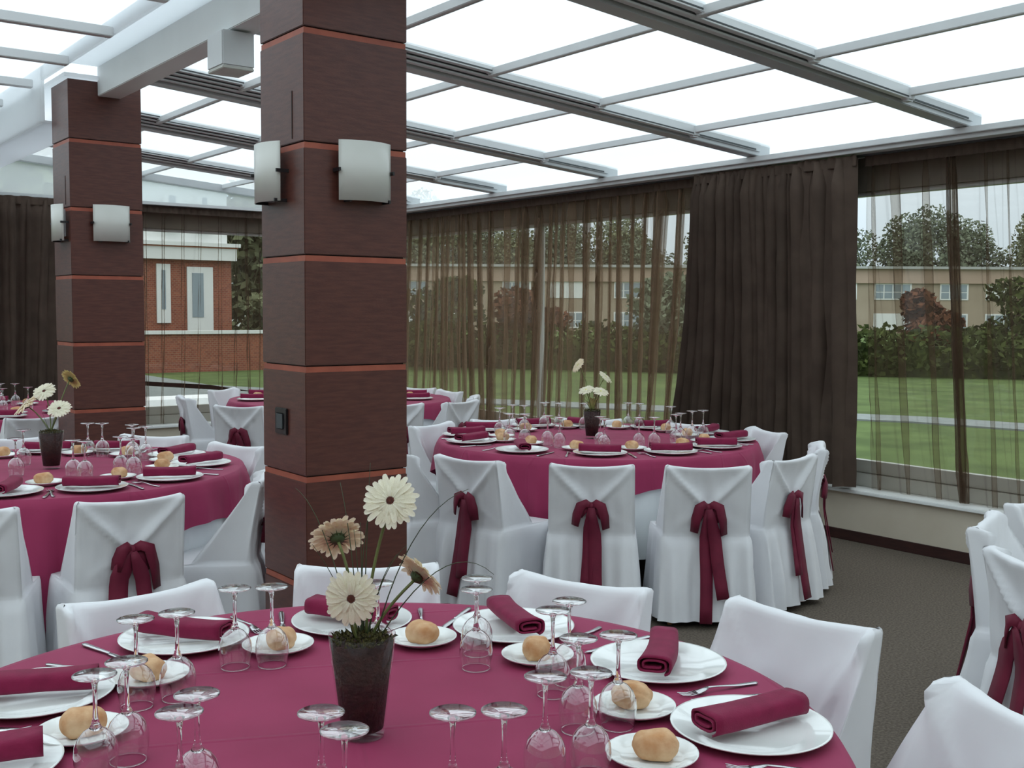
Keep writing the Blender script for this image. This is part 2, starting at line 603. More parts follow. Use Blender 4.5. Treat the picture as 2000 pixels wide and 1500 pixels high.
xs = [-5.2, -2.3, 0.6, 3.55, 6.5]
for i in range(4):
    window('window_%d' % (i + 6), True, xs[i], xs[i + 1])

# ------------------------------------------------------------------ roof: sloping sliding panels on the right of the main beam
SL = 0.078
def rz(x):
    return 2.70 + SL * (XW - x)
XB = 2.37                                  # right face of the main beam
BY = [-2.76, -1.11, 0.54, 2.19, 3.83, 5.48, 7.13, 8.72, 10.30]   # far edge of each rafter
PX = [2.96, 3.79, 4.66, 5.56]             # cross bars
def slab(mb, x0, x1, y0, y1, dz0, dz1):
    v = []
    for dz in (dz0, dz1):
        for y in (y0, y1):
            for x in (x0, x1):
                v.append((x, y, rz(x) + dz))
    mb.add(v, [(0, 2, 3, 1), (4, 5, 7, 6), (0, 1, 5, 4), (2, 6, 7, 3), (0, 4, 6, 2), (1, 3, 7, 5)])
ends = [-3.0] + BY + [YW + 0.32]
for i, y in enumerate(BY):
    root = empty('roof_rafter')
    root['kind'] = 'structure'
    mb = MB()
    slab(mb, XB, XW + 0.02, y - 0.105, y, 0.0, 0.10)
    mb.build('rafter_bar', M['rail'], root, bevel=0.004)
    sl = MB()
    slab(sl, XB, XW - 0.1, y - 0.118, y - 0.105, 0.030, 0.09)
    sl.build('rafter_side', M['rail'], root)
    sg = MB()
    slab(sg, XB, XW - 0.15, y - 0.121, y - 0.118, 0.034, 0.044)
    sg.build('track_groove', M['slot'], root)
    yy = y - 0.118
    for k, xe in enumerate([PX[3], PX[2], PX[1], PX[0]]):
        d0 = 0.014 + 0.015 * k
        t = MB()
        slab(t, XB, xe, yy - 0.046, yy - 0.008, d0, 0.09)
        t.build('slide_track', M['alu'], root, bevel=0.002)
        g = MB()
        slab(g, XB, xe - 0.02, yy - 0.008, yy, d0 + 0.004, 0.09)
        slab(g, XB, xe - 0.02, yy - 0.049, yy - 0.046, d0 + 0.009, d0 + 0.016)
        g.build('track_groove', M['slot'], root)
        c = MB()
        c.box(xe - 0.035, xe + 0.035, yy - 0.056, yy + 0.004, rz(xe) + d0 - 0.012, rz(xe) + 0.06)
        c.build('track_end_cap', M['alu'], root, bevel=0.012)
        yy -= 0.046
for i in range(len(ends) - 1):
    y0, y1 = ends[i], ends[i + 1] - (0.13 if i < len(BY) else 0)
    for k, x in enumerate(PX):
        b = MB()
        slab(b, x - 0.020, x + 0.002, y0 + 0.002, y1 - 0.02, 0.030, 0.075)
        o = b.build('roof_cross_bar', M['alu'], None, bevel=0.003)
        o['kind'] = 'structure'
        s_ = MB()
        slab(s_, x + 0.002, x + 0.008, y0 + 0.002, y1 - 0.02, 0.044, 0.075)
        s_.build('bar_seal', M['slot'], o)
        s_ = MB()
        slab(s_, x + 0.008, x + 0.026, y0 + 0.002, y1 - 0.02, 0.036, 0.075)
        s_.build('bar_rebate', M['rail'], o, bevel=0.003)
struct('ceiling', None or (lambda mb: (slab(mb, XB, XW + 0.3, YB, YW + 0.3, 0.078, 0.09), mb)[1])(MB()), M['frost'])
# gable between end-wall window head and the sloping roof
gb = MB()
gb.add([(XB, YW + 0.20, 2.668), (XW, YW + 0.20, 2.668), (XW, YW + 0.20, rz(XW) + 0.02), (XB, YW + 0.20, rz(XB) + 0.02),
        (XB, YW + 0.22, 2.668), (XW, YW + 0.22, 2.668), (XW, YW + 0.22, rz(XW) + 0.02), (XB, YW + 0.22, rz(XB) + 0.02)],
       [(0, 1, 2, 3), (7, 6, 5, 4), (0, 4, 5, 1), (1, 5, 6, 2), (2, 6, 7, 3), (3, 7, 4, 0)])
struct('wall_gable', gb, M['frost'])
gb = MB()
slab(gb, XB, XW - 0.06, YW + 0.12, YW + 0.24, 0.0, 0.075)
struct('trim_7', gb, M['rail'], bevel=0.003)

# main beam and the pale fascia that runs along it
struct('trim_8', MB().box(2.22, XB, YB, 7.54, 2.975, 3.32), M['white'], bevel=0.004)
struct('trim_9', MB().box(2.00, 2.215, YB, 7.50, 3.16, 3.185).box(2.00, 2.50, 7.50, YW + 0.2, 3.075, 3.10), M['frostw'])
struct('trim_11', MB().box(1.97, 1.99, YB, 7.96, 3.12, 3.21), M['frostw'])
struct('trim_10', MB().box(1.97, 1.99, 7.96, YW + 0.2, 2.83, 3.21).box(1.99, 2.30, 7.96, YW + 0.2, 2.83, 2.85), M['frostw'])
# left roof: long bars across, bigger panels
struct('wall_gable.001', MB().box(XL, 1.97, YW + 0.2, YW + 0.22, 2.668, 3.12), M['frost'])
struct('ceiling.001', MB().box(XL, 2.22, YB, YW + 0.3, 3.215, 3.227), M['frost'])
for k in range(16):
    y = 10.9 - 0.9 * k
    if y > YB + 0.2:
        o = MB().box(XL, 1.97, y - 0.03, y + 0.03, 3.10, 3.155).build('roof_cross_bar', M['alu'], None, bevel=0.004)
        o['kind'] = 'structure'
for k in range(7):
    x = -4.6 + 1.1 * k
    if x < 0.5:
        o = MB().box(x - 0.03, x + 0.03, YB, YW + 0.2, 3.156, 3.212).build('roof_long_bar', M['alu'], None, bevel=0.004)
        o['kind'] = 'structure'

# speaker box hung from the beam
root = empty('hanging_speaker', (2.255, 5.40, 2.775))
tag(root, 'pale grey box speaker hanging under the white ceiling beam', 'speaker')
MB().box(-0.085, 0.085, -0.10, 0.10, 0.015, 0.19).build('speaker_case', M['alu'], root, bevel=0.006)
MB().box(-0.083, 0.083, -0.098, 0.098, 0.0, 0.015).build('bottom_plate', M['frame'], root, bevel=0.003)
MB().box(-0.03, 0.03, -0.03, 0.03, 0.19, 0.20).build('bracket', M['slot'], root)

# ------------------------------------------------------------------ columns
GR = [2.606 + 0.007, 2.19 + 0.01, 1.785, 1.375, 0.955, 0.542, 0.128]
GR = [1.575 + 1.112 - 0.447 * i for i in range(7)]      # 2.687, 2.240, 1.793, ...
def column(x0, y0, top, label):
    W, D = 0.475, 0.405
    root = empty('column', (x0, y0, 0))
    tag(root, label, 'column')
    root['group'] = 'wood clad columns'
    zs = [0.0] + sorted(GR) + [top]
    core = MB().box(0.012, W - 0.012, 0.012, D - 0.012, 0.0, top - 0.01)
    core.build('core', M['darkgap'], root)
    for i in range(len(zs) - 1):
        lo = zs[i] + (0.0 if i == 0 else -0.020)
        hi = zs[i + 1] - (0.020 if i < len(zs) - 2 else 0.0)
        if i > 0:
            pass
        z0 = zs[i] - (0.0 if i == 0 else 0.0)
        z1 = zs[i + 1] - (0.025 if i < len(zs) - 2 else 0.0)
        MB().box(0, W, 0, D, z0 + (0.003 if i else 0), z1).build('cladding_panel', M['wood'], root, bevel=0.0025)
        if i < len(zs) - 2:
            MB().box(0.004, W - 0.004, 0.004, D - 0.004, z1, zs[i + 1] - 0.002).build('joint_strip', M['groove'], root)
    MB().box(-0.002, 0.004, 0.10, 0.106, 2.26, 2.45).build('dark_strip', M['darkgap'], root)  # thin upright dark strip, barely proud of the left face
    return root
column(1.97, 4.0, 3.13, 'near wood clad column rising behind the white flower pot of the nearest table')
column(2.03, 7.54, 3.07, 'farther wood clad column standing under the end of the white beam')

def sconce(cx, cy, cz, rz_, label):
    root = empty('wall_sconce', (cx, cy, cz), rz_)
    tag(root, label, 'wall lamp')
    root['group'] = 'opal glass wall sconces on the columns'
    # local: lamp face toward -Y, wall at y = 0
    n, R, th = 14, 0.20, 0.006
    v, f = [], []
    half = 0.12
    a0 = math.asin(half / R)
    for j, z in enumerate((-0.12, 0.12)):
        for layer in (0, 1):
            rr = R - layer * th
            for i in range(n + 1):
                a = -a0 + 2 * a0 * i / n
                v.append((rr * math.sin(a), -(rr * math.cos(a) - R * math.cos(a0)) - 0.035, z))
    k = n + 1
    for i in range(n):
        f.append((i, i + 1, 2 * k + i + 1, 2 * k + i))
        f.append((k + i + 1, k + i, 3 * k + i, 3 * k + i + 1))
        f.append((i + 1, i, k + i, k + i + 1))
        f.append((2 * k + i, 2 * k + i + 1, 3 * k + i + 1, 3 * k + i))
    f.append((0, 2 * k, 3 * k, k))
    f.append((n, k + n, 3 * k + n, 2 * k + n))
    mesh_obj('glass_shade', v, f, M['sconce'], root, True)
    MB().box(-0.05, 0.05, -0.03, 0.0, -0.09, 0.09).build('back_plate', M['alu'], root, bevel=0.003)
    for x, z in ((-0.075, -0.118), (0.105, -0.118), (-0.124, 0.0), (0.124, 0.0)):
        MB().box(x - 0.004, x + 0.004, -0.055, 0.0, z - 0.006, z + 0.008).build('clip', M['black'], root)
    return root
sconce(2.225, 4.0, 2.135, 0, 'curved opal glass sconce on the right face of the near column')
sconce(1.97, 4.265, 2.135, -PI / 2, 'curved opal glass sconce on the narrow left face of the near column')
sconce(2.285, 7.54, 2.14, 0, 'curved opal glass sconce on the right face of the farther column')
sconce(2.03, 7.70, 2.14, -PI / 2, 'curved opal glass sconce on the left face of the farther column')
root = empty('light_switch', (1.97, 4.215, 1.11), -PI / 2)
tag(root, 'black square light switch on the left face of the near column', 'switch')
MB().box(-0.055, 0.055, -0.010, 0.0, -0.055, 0.055).build('frame', M['black'], root, bevel=0.003)
MB().box(-0.03, 0.03, -0.016, -0.010, -0.034, 0.034).build('rocker', M['slot'], root, bevel=0.003)

# ------------------------------------------------------------------ curtains
def curtain(name, label, mat, axis, s0, s1, depth0, n_folds, z_top, z_bot, bot0, bot1, seed, overlap=0.35, amp=0.035,
            header=True, sag=0.0, bulge=0.0, group=None, even=False, zig=1):
    """cloth hung along a wall; folded path with overlapping pleats, positions drift from heading to hem"""
    rnd = random.Random(seed)
    def layout(a, b, sd):
        r = random.Random(sd)
        ws = [(1.0 if even else r.uniform(0.35, 1.9)) for _ in range(n_folds)]
        t = sum(ws)
        pos = [0]
        for w in ws:
            pos.append(pos[-1] + w / t)
        return [a + (b - a) * p for p in pos]
    top = layout(s0, s1, seed)
    bot = layout(bot0, bot1, seed + 1)
    # blend so hem keeps relation with top
    bot = [0.55 * b + 0.45 * (bot0 + (bot1 - bot0) * (t - s0) / (s1 - s0)) for b, t in zip(bot, top)]
    pw = [rnd.uniform(0.25, 1.0) * overlap for _ in range(n_folds)]
    pa = [rnd.uniform(0.5, 1.0) for _ in range(n_folds)]
    pts_per = 9 + 8 * (zig - 1)
    rows = 26
    v = []
    ncol = n_folds * pts_per + 1
    for r in range(rows + 1):
        t = r / rows
        z = z_top + (z_bot - z_top) * t
        e = t ** 1.2
        # gathered tight at the heading
        g = min(1.0, t / 0.07)
        for i in range(ncol):
            k = min(i // pts_per, n_folds - 1)
            u = (i - k * pts_per) / pts_per
            a = top[k] * (1 - e) + bot[k] * e
            b = top[k + 1] * (1 - e) + bot[k + 1] * e
            w = b - a
            # folded path: flat run, then a pleat that doubles back
            p = pw[k] * (0.45 + 0.55 * g) * (0.8 + 0.3 * math.sin(3 * t + k))
            if zig > 1 and pa[k] > 0.6 and u >= 0.55:
                q = (u - 0.55) / 0.45
                tri = abs(((q * zig + 0.5) % 1.0) * 2 - 1)
                s = 0.70 + p / 2 + (0.30 - p / 2) * q - p * (1 - tri) * (1 - q * 0.15)
                d = math.sin(q * PI * 2 * zig)
            elif u < 0.55:
                s = u / 0.55 * (0.70 + p / 2)
                d = math.sin(u / 0.55 * PI) * 0.35
            elif u < 0.78:
                q = (u - 0.55) / 0.23
                s = 0.70 + p / 2 - q * p
                d = math.sin(q * PI) * -1.0
            else:
                q = (u - 0.78) / 0.22
                s = 0.70 - p / 2 + q * (0.30 + p / 2)
                d = math.sin(q * PI) * 1.0
            y = a + w * s
            x = d * amp * pa[k] * (0.35 + 0.65 * g) * min(1, 0.5 + w / 0.15)
            x += 0.012 * noise1(i * 0.37 + r * 0.21, seed)
            y += 0.010 * t * noise1(i * 0.5 + r * 0.4, seed + 5)
            yc = bulge * math.sin(PI * min(1, t * 1.05)) * ((y - s0) / (s1 - s0))
            zz = z + (sag * math.sin(i * 1.7 + seed) if r == rows else 0)
            v.append((depth0 - x - 0.0, y + yc, zz) if axis == 'Y' else (y + yc, depth0 - x, zz))
    f = []
    for r in range(rows):
        for i in range(ncol - 1):
            f.append((r * ncol + i, r * ncol + i + 1, (r + 1) * ncol + i + 1, (r + 1) * ncol + i))
    root = empty(name, (0, 0, 0))
    tag(root, label, 'curtain', group)
    mesh_obj('cloth', v, f, mat, root, True)
    if header:
        # gathered heading tape, denser cloth with little puckers
        hv, hf = [], []
        n = int(abs(s1 - s0) / 0.02)
        for j, z in enumerate((z_top + 0.018, z_top - 0.002, z_top - 0.055)):
            for i in range(n + 1):
                y = s0 + (s1 - s0) * i / n
                x = 0.010 * math.sin(i * 1.9) + 0.006 * noise1(i * 0.3, seed)
                zz = z + (0.006 * noise1(i * 0.6, seed + 2) if j == 0 else 0)
                hv.append((depth0 - 0.02 - x, y, zz) if axis == 'Y' else (y, depth0 - 0.02 - x, zz))
        for j in range(2):
            for i in range(n):
                hf.append((j * (n + 1) + i, j * (n + 1) + i + 1, (j + 1) * (n + 1) + i + 1, (j + 1) * (n + 1) + i))
        mesh_obj('heading_tape', hv, hf, M['heavy'], root, True)
    return root

CT = 2.615
curtain('sheer_curtain', 'sheer brown curtain behind the round table, between the corner and the dark gathered curtain', M['sheer'], 'Y',
        6.02, 11.18, XW + 0.045, 34, CT, 0.372, 6.15, 11.2, 11, overlap=0.9, amp=0.03, zig=2, group='brown curtains')
curtain('gathered_curtain', 'dark gathered brown curtain hanging between the two sheer stretches of the window wall', M['heavy'], 'Y',
        4.56, 6.04, XW - 0.05, 14, CT, 0.385, 4.50, 6.24, 23, overlap=1.0, amp=0.15, bulge=-0.05, group='brown curtains')
curtain('sheer_curtain', 'sheer brown curtain at the right edge with the lawn clear behind it', M['sheer2'], 'Y',
        1.2, 4.56, XW + 0.045, 16, CT, 0.372, 1.2, 4.46, 35, overlap=0.42, amp=0.03, zig=3, group='brown curtains')
curtain('sheer_curtain', 'sheer brown curtain on the end wall in front of the brick building', M['sheer2'], 'X',
        3.62, 6.25, YW + 0.045, 14, CT, 0.372, 3.62, 6.25, 47, overlap=0.14, amp=0.03, zig=2, group='brown curtains', even=False)
curtain('gathered_curtain', 'dark gathered brown curtain at the far left beside the farther column', M['heavy'], 'X',
        1.0, 3.25, YW - 0.05, 16, CT, 0.385, 0.9, 3.15, 59, overlap=1.0, amp=0.15, group='brown curtains')
# curtain rail along both window walls
tag(MB().box(XW + 0.00, XW + 0.05, 1.0, YW - 0.02, 2.628, 2.652).build('curtain_rail', M['slot']),
    'slim dark curtain rail along the head of the long window wall', 'curtain rail', 'curtain rails')
tag(MB().box(0.8, XW - 0.02, YW + 0.01, YW + 0.05, 2.628, 2.652).build('curtain_rail', M['slot']),
    'slim dark curtain rail along the head of the end wall windows', 'curtain rail', 'curtain rails')

# ------------------------------------------------------------------ tables and cloths
TN = {'near': 'the nearest table', 'mid': 'the table by the window curtains', 'left': 'the left middle table',
      'far': 'the table behind the near column', 'corner': 'the farthest table at the left edge',
      'right': 'the table off the right edge'}
TC = {'near': (1.01, 1.84, 0.93), 'mid': (4.62, 5.24, 1.01), 'left': (1.45, 5.80, 0.94), 'far': (4.78, 8.98, 1.0),
      'corner': (1.95, 9.42, 0.93), 'right': (4.45, 1.05, 0.93)}
ZTOP = 0.760

def tablecloth(name, c, R, half, phi, label, mat, ztop, round_drop=None, seed=0, flare=0.10, folds=17, amp=0.03):
    cx, cy_ = c
    n, J = 216, 14
    radii = [0.0, 0.25, 0.5, 0.75, 0.93, 0.985]
    v, f = [(0, 0, ztop)], []
    rows = []
    rnd = random.Random(seed)
    ph = [rnd.uniform(0, 6.28) for _ in range(4)]
    for q in radii[1:]:
        row = []
        for i in range(n):
            th = 2 * PI * i / n
            row.append(len(v))
            v.append((R * q * math.cos(th), R * q * math.sin(th), ztop))
        rows.append(row)
    for j in range(J + 1):
        row = []
        for i in range(n):
            th = 2 * PI * i / n
            if round_drop is None:
                d = th - phi
                L = half / max(abs(math.cos(d)), abs(math.sin(d)))
                drop = max(L - R, 0.04)
                drop = 0.04 + (drop - 0.04) * 0.97
            else:
                drop = round_drop * (1 + 0.02 * math.sin(3 * th + ph[0]))
            s = drop * j / J
            a = amp * min(1, s / 0.28) * (1 if round_drop else min(1.0, drop / 0.3))
            fold = a * (math.sin(folds * th + ph[1] + 0.6 * math.sin(3 * th)) + 0.4 * math.sin((folds * 2 + 3) * th + ph[2]))
            rr = R + 0.006 * min(1, j) + flare * s * 0.35 + fold + a + (0.0 if round_drop else min(0.012, s * 0.25))
            z = ztop - 0.004 * (j > 0) - s
            row.append(len(v))
            v.append((rr * math.cos(th), rr * math.sin(th), z))
        rows.append(row)
    for i in range(n):
        f.append((0, rows[0][i], rows[0][(i + 1) % n]))
    for a, b in zip(rows[:-1], rows[1:]):
        for i in range(n):
            f.append((a[i], b[i], b[(i + 1) % n], a[(i + 1) % n]))
    o = mesh_obj(name, v, f, mat, None, True, (cx, cy_, 0))
    tag(o, label, 'tablecloth')
    return o

LAB_T = {'near': 'round banquet table in the foreground under the burgundy cloth with the large flower pot',
         'mid': 'round banquet table by the window wall, in front of the dark gathered curtain',
         'left': 'round banquet table at left, between the two wood clad columns',
         'far': 'round banquet table seen half behind the near column, by the far corner',
         'corner': 'round banquet table at the far left, behind the farther flower pot',
         'right': 'round banquet table just past the right edge of the picture'}
CLOTH = {'near': (1.10, 0.5, 'burgundy cloth covering the large nearest table, laid with glasses and plates'),
         'mid': (1.165, math.radians(208 - 45), 'burgundy cloth on the table by the window curtains, over a white undercloth'),
         'left': (1.13, math.radians(256 - 45), 'burgundy cloth hanging low from the left middle table'),
         'far': (1.12, 0.2, 'burgundy cloth on the far table split in view by the near column'),
         'corner': (1.10, 1.1, 'burgundy cloth on the farthest table at the left edge'),
         'right': (1.05, 0.3, 'burgundy cloth on the table past the right edge')}
for k, (cx, cy_, R) in TC.items():
    if k == 'right':
        continue
    t = empty('banquet_table', (cx, cy_, 0))
    tag(t, LAB_T[k], 'table', 'round banquet tables')
    MB().lathe([(0.0, 0.715), (R - 0.012, 0.715), (R - 0.008, 0.735), (R - 0.012, 0.752), (0.0, 0.752)], 64).build('tabletop', M['legwood'], t, True)
    for a in range(4):
        th = a * PI / 2 + 0.7
        MB().tube([(0.45 * R * math.cos(th), 0.45 * R * math.sin(th), 0.715), (0.52 * R * math.cos(th), 0.52 * R * math.sin(th), 0.0)], 0.016, 8).build('leg', M['slot'], t, True)
    tablecloth('undercloth', (cx, cy_), R - 0.022, 0, 0, 'white undercloth hanging round ' + TN[k], M['under'], ZTOP - 0.005,
               round_drop=0.53, seed=hash(k) % 7 if False else len(k), folds=19, amp=0.014, flare=0.06)
    h, p, lab = CLOTH[k]
    tablecloth('tablecloth', (cx, cy_), R, h, p, lab, M['burg'], ZTOP, seed=len(k) + 3, folds=23, amp=0.030, flare=0.03)

# ------------------------------------------------------------------ covered chairs
def ribbon(mb, pts, width, th=0.004, side=(1, 0, 0), widths=None):
    pts = [Vector(p) for p in pts]
    n = len(pts)
    v = []
    for i, p in enumerate(pts):
        t = (pts[min(i + 1, n - 1)] - pts[max(i - 1, 0)]).normalized()
        s = Vector(side)
        s = (s - t * s.dot(t)).normalized()
        nn = t.cross(s)
        w = (widths[i] if widths else width) / 2
        for a, b in ((-1, -1), (0, -1.8), (1, -1), (1, 1), (0, 0.2), (-1, 1)):
            v.append(p + s * w * a + nn * th * b * 0.5)
    f = []
    for i in range(n - 1):
        for k in range(6):
            f.append((i * 6 + k, i * 6 + (k + 1) % 6, (i + 1) * 6 + (k + 1) % 6, (i + 1) * 6 + k))
    f.append((5, 4, 3, 2, 1, 0))
    f.append(tuple((n - 1) * 6 + k for k in range(6)))
    mb.add(v, f)

TOPZ, SEATZ, KZ = 0.815, 0.452, 0.60
def yback(z):
    if z > SEATZ:
        return 0.030 - 0.045 * ((z - SEATZ) / (TOPZ - SEATZ)) ** 1.2
    return 0.030 - 0.055 * ((SEATZ - z) / SEATZ)

from mathutils import noise as _mn
def mnoise(v):
    return _mn.noise(v)

def cover_mesh(seed):
    rnd = random.Random(seed)
    NB, NS, NF = 48, 10, 32
    ph = [rnd.uniform(0, 6.28) for _ in range(6)]
    zs = [0.035, 0.09, 0.15, 0.21, 0.27, 0.33, 0.385, 0.415, 0.428, 0.440, 0.447, 0.4535, 0.47, 0.49, 0.51, 0.53, 0.55, 0.57, 0.59,
          0.61, 0.63, 0.65, 0.67, 0.69, 0.71, 0.73, 0.75, 0.77, 0.79, 0.803, 0.811, TOPZ]
    rings = []
    for z in zs:
        up = z > SEATZ
        t = (z - SEATZ) / (TOPZ - SEATZ) if up else (SEATZ - z) / SEATZ
        hw = (0.218 - 0.004 * t) if up else (0.221 + 0.030 * t)
        yb = yback(z)
        rnd_top = 0.0
        if z > 0.80:
            q = (z - 0.80) / (TOPZ - 0.80)
            rnd_top = 0.012 * (1 - math.sqrt(max(0, 1 - q * q)))
        if up:
            g = 0.040 + 0.225 * (1 - t) ** 1.15
            cen = 0.040 + 0.01 * (1 - t)
        else:
            g = 0.43 + 0.02 * t
            cen = g
        ring = []
        # back, from left to right
        for i in range(NB):
            u = i / NB
            x = -hw + 2 * hw * u + rnd_top * (1 - 2 * u)
            y = yb + rnd_top
            # rounded vertical edges
            e = min(u, 1 - u) * 2 * hw
            y += 0.010 * math.exp(-(e / 0.010) ** 2)
            out = 0.0
            if up:
                for sx in (-1, 1):
                    ax, az, bx, bz = sx * 0.205, 0.800, sx * 0.012, KZ
                    dx, dz = bx - ax, bz - az
                    L = math.hypot(dx, dz)
                    s = ((x - ax) * dx + (z - az) * dz) / (L * L)
                    s2 = min(1, max(0, s))
                    d = math.hypot(x - ax - dx * s2, z - az - dz * s2)
                    out += 0.021 * math.exp(-(d / 0.0125) ** 2) * (0.45 + 0.55 * s2)
                    # softer pull lines running down and out from the knot
                    ax, az = sx * 0.212, 0.47
                    dx, dz = bx - ax, bz - az
                    L = math.hypot(dx, dz)
                    s = ((x - ax) * dx + (z - az) * dz) / (L * L)
                    s2 = min(1, max(0, s))
                    d = math.hypot(x - ax - dx * s2, z - az - dz * s2)
                    out += 0.010 * math.exp(-(d / 0.013) ** 2) * s2
                zline = KZ + (0.80 - KZ) * abs(x) / 0.205
                if z > zline:
                    out -= 0.016 * min(1, (z - zline) / 0.05) * math.exp(-((z - 0.70) / 0.10) ** 2)
                r = math.hypot(x, z - KZ)
                out -= 0.020 * math.exp(-(r / 0.035) ** 2)
            else:
                fa = min(1, t / 0.5)
                out += 0.010 * min(1, t / 0.10) + 0.004 * math.exp(-((z - 0.405) / 0.012) ** 2)
                out += (0.016 * math.sin(x * 44 + 2.0 * math.sin(x * 9 + ph[2]) + ph[0]) + 0.007 * math.sin(x * 83 + ph[1])) * fa + 0.012 * t
            y -= out
            zz = z
            if z > 0.6:
                zz -= 0.016 * (1 - (2 * u - 1) ** 2) * ((z - 0.6) / (TOPZ - 0.6)) ** 2
            y -= 0.009 * mnoise(Vector((x * 9 + seed, z * 4, 1.3))) + 0.006 * mnoise(Vector((x * 22, z * 7 + seed, 4.1)))
            ring.append((x, y, zz))
        # right side, back to front
        for i in range(NS):
            u = i / NS
            y = yb + (g) * u
            x = hw - rnd_top
            if up:
                x -= 0.010 * math.sin(PI * u) * (1 - t)
            else:
                x += (0.008 * math.sin(y * 40 + ph[2]) + 0.006 * math.sin(y * 71 + ph[3])) * min(1, t / 0.4) + 0.006 * min(1, t / 0.06)
            ring.append((x, y + (rnd_top if i == 0 else 0), z))
        # front, right to left
        for i in range(NF):
            u = i / NF
            x = hw - 2 * hw * u
            w = abs(2 * u - 1)
            y = yb + cen + (g - cen) * w ** 7 - rnd_top
            zz = z
            if not up:
                y += (0.009 * math.sin(x * 50 + ph[4]) + 0.005 * math.sin(x * 90 + ph[5])) * min(1, t / 0.4) + 0.006 * min(1, t / 0.06)
            else:
                for sx in (-1, 1):
                    for bx in (0.03, 0.10, 0.165):
                        ax, az, bz = sx * 0.205, 0.80, 0.46
                        dx, dz = sx * bx - ax, bz - az
                        q = min(1, max(0, ((x - ax) * dx + (z - az) * dz) / (dx * dx + dz * dz)))
                        d = math.hypot(x - ax - dx * q, z - az - dz * q)
                        y += (0.021 - 0.04 * bx) * math.exp(-(d / 0.012) ** 2) * (1 - 0.7 * q) * (0.4 if sx * math.sin(seed) > 0 else 1.0)
                y += 0.013 * mnoise(Vector((x * 8 + z * 5, z * 6, seed * 1.7)))
            if z > 0.6:
                zz -= 0.016 * (1 - w * w) * ((z - 0.6) / (TOPZ - 0.6)) ** 2
            ring.append((x * (1 - rnd_top / hw), y, zz))
        for i in range(NS):
            u = i / NS
            y = yb + g * (1 - u)
            x = -hw + rnd_top
            if up:
                x += 0.010 * math.sin(PI * u) * (1 - t)
            else:
                x -= (0.008 * math.sin(y * 40 + ph[1]) + 0.006 * math.sin(y * 71 + ph[0])) * min(1, t / 0.4) + 0.006 * min(1, t / 0.06)
            ring.append((x, y, z))
        rings.append(ring)
    n = len(rings[0])
    v = [p for r in rings for p in r]
    f = []
    for j in range(len(rings) - 1):
        for i in range(n):
            f.append((j * n + i, j * n + (i + 1) % n, (j + 1) * n + (i + 1) % n, (j + 1) * n + i))
    # cap along the top between back row and front row
    k = (len(rings) - 1) * n
    for i in range(NF - 1):
        b0 = int(round((NF - i) * NB / NF)); b1 = int(round((NF - i - 1) * NB / NF))
        fr0, fr1 = k + NB + NS + i, k + NB + NS + i + 1
        idx = [k + q for q in range(b0, b1 - 1, -1)]
        idx = [q if q < k + NB else k + NB for q in idx]
        f.append(tuple([fr0, fr1] + idx[::-1]))
    f.append(tuple([k + NB + NS + NF - 1, k + NB + NS + NF] + [k + q for q in (0, 1, 2)]))
    f.append(tuple([k + NB + NS + NF + q for q in range(NS)] + [k]))
    f.append(tuple([k + NB + q for q in range(NS + 1)]))
    return v, f

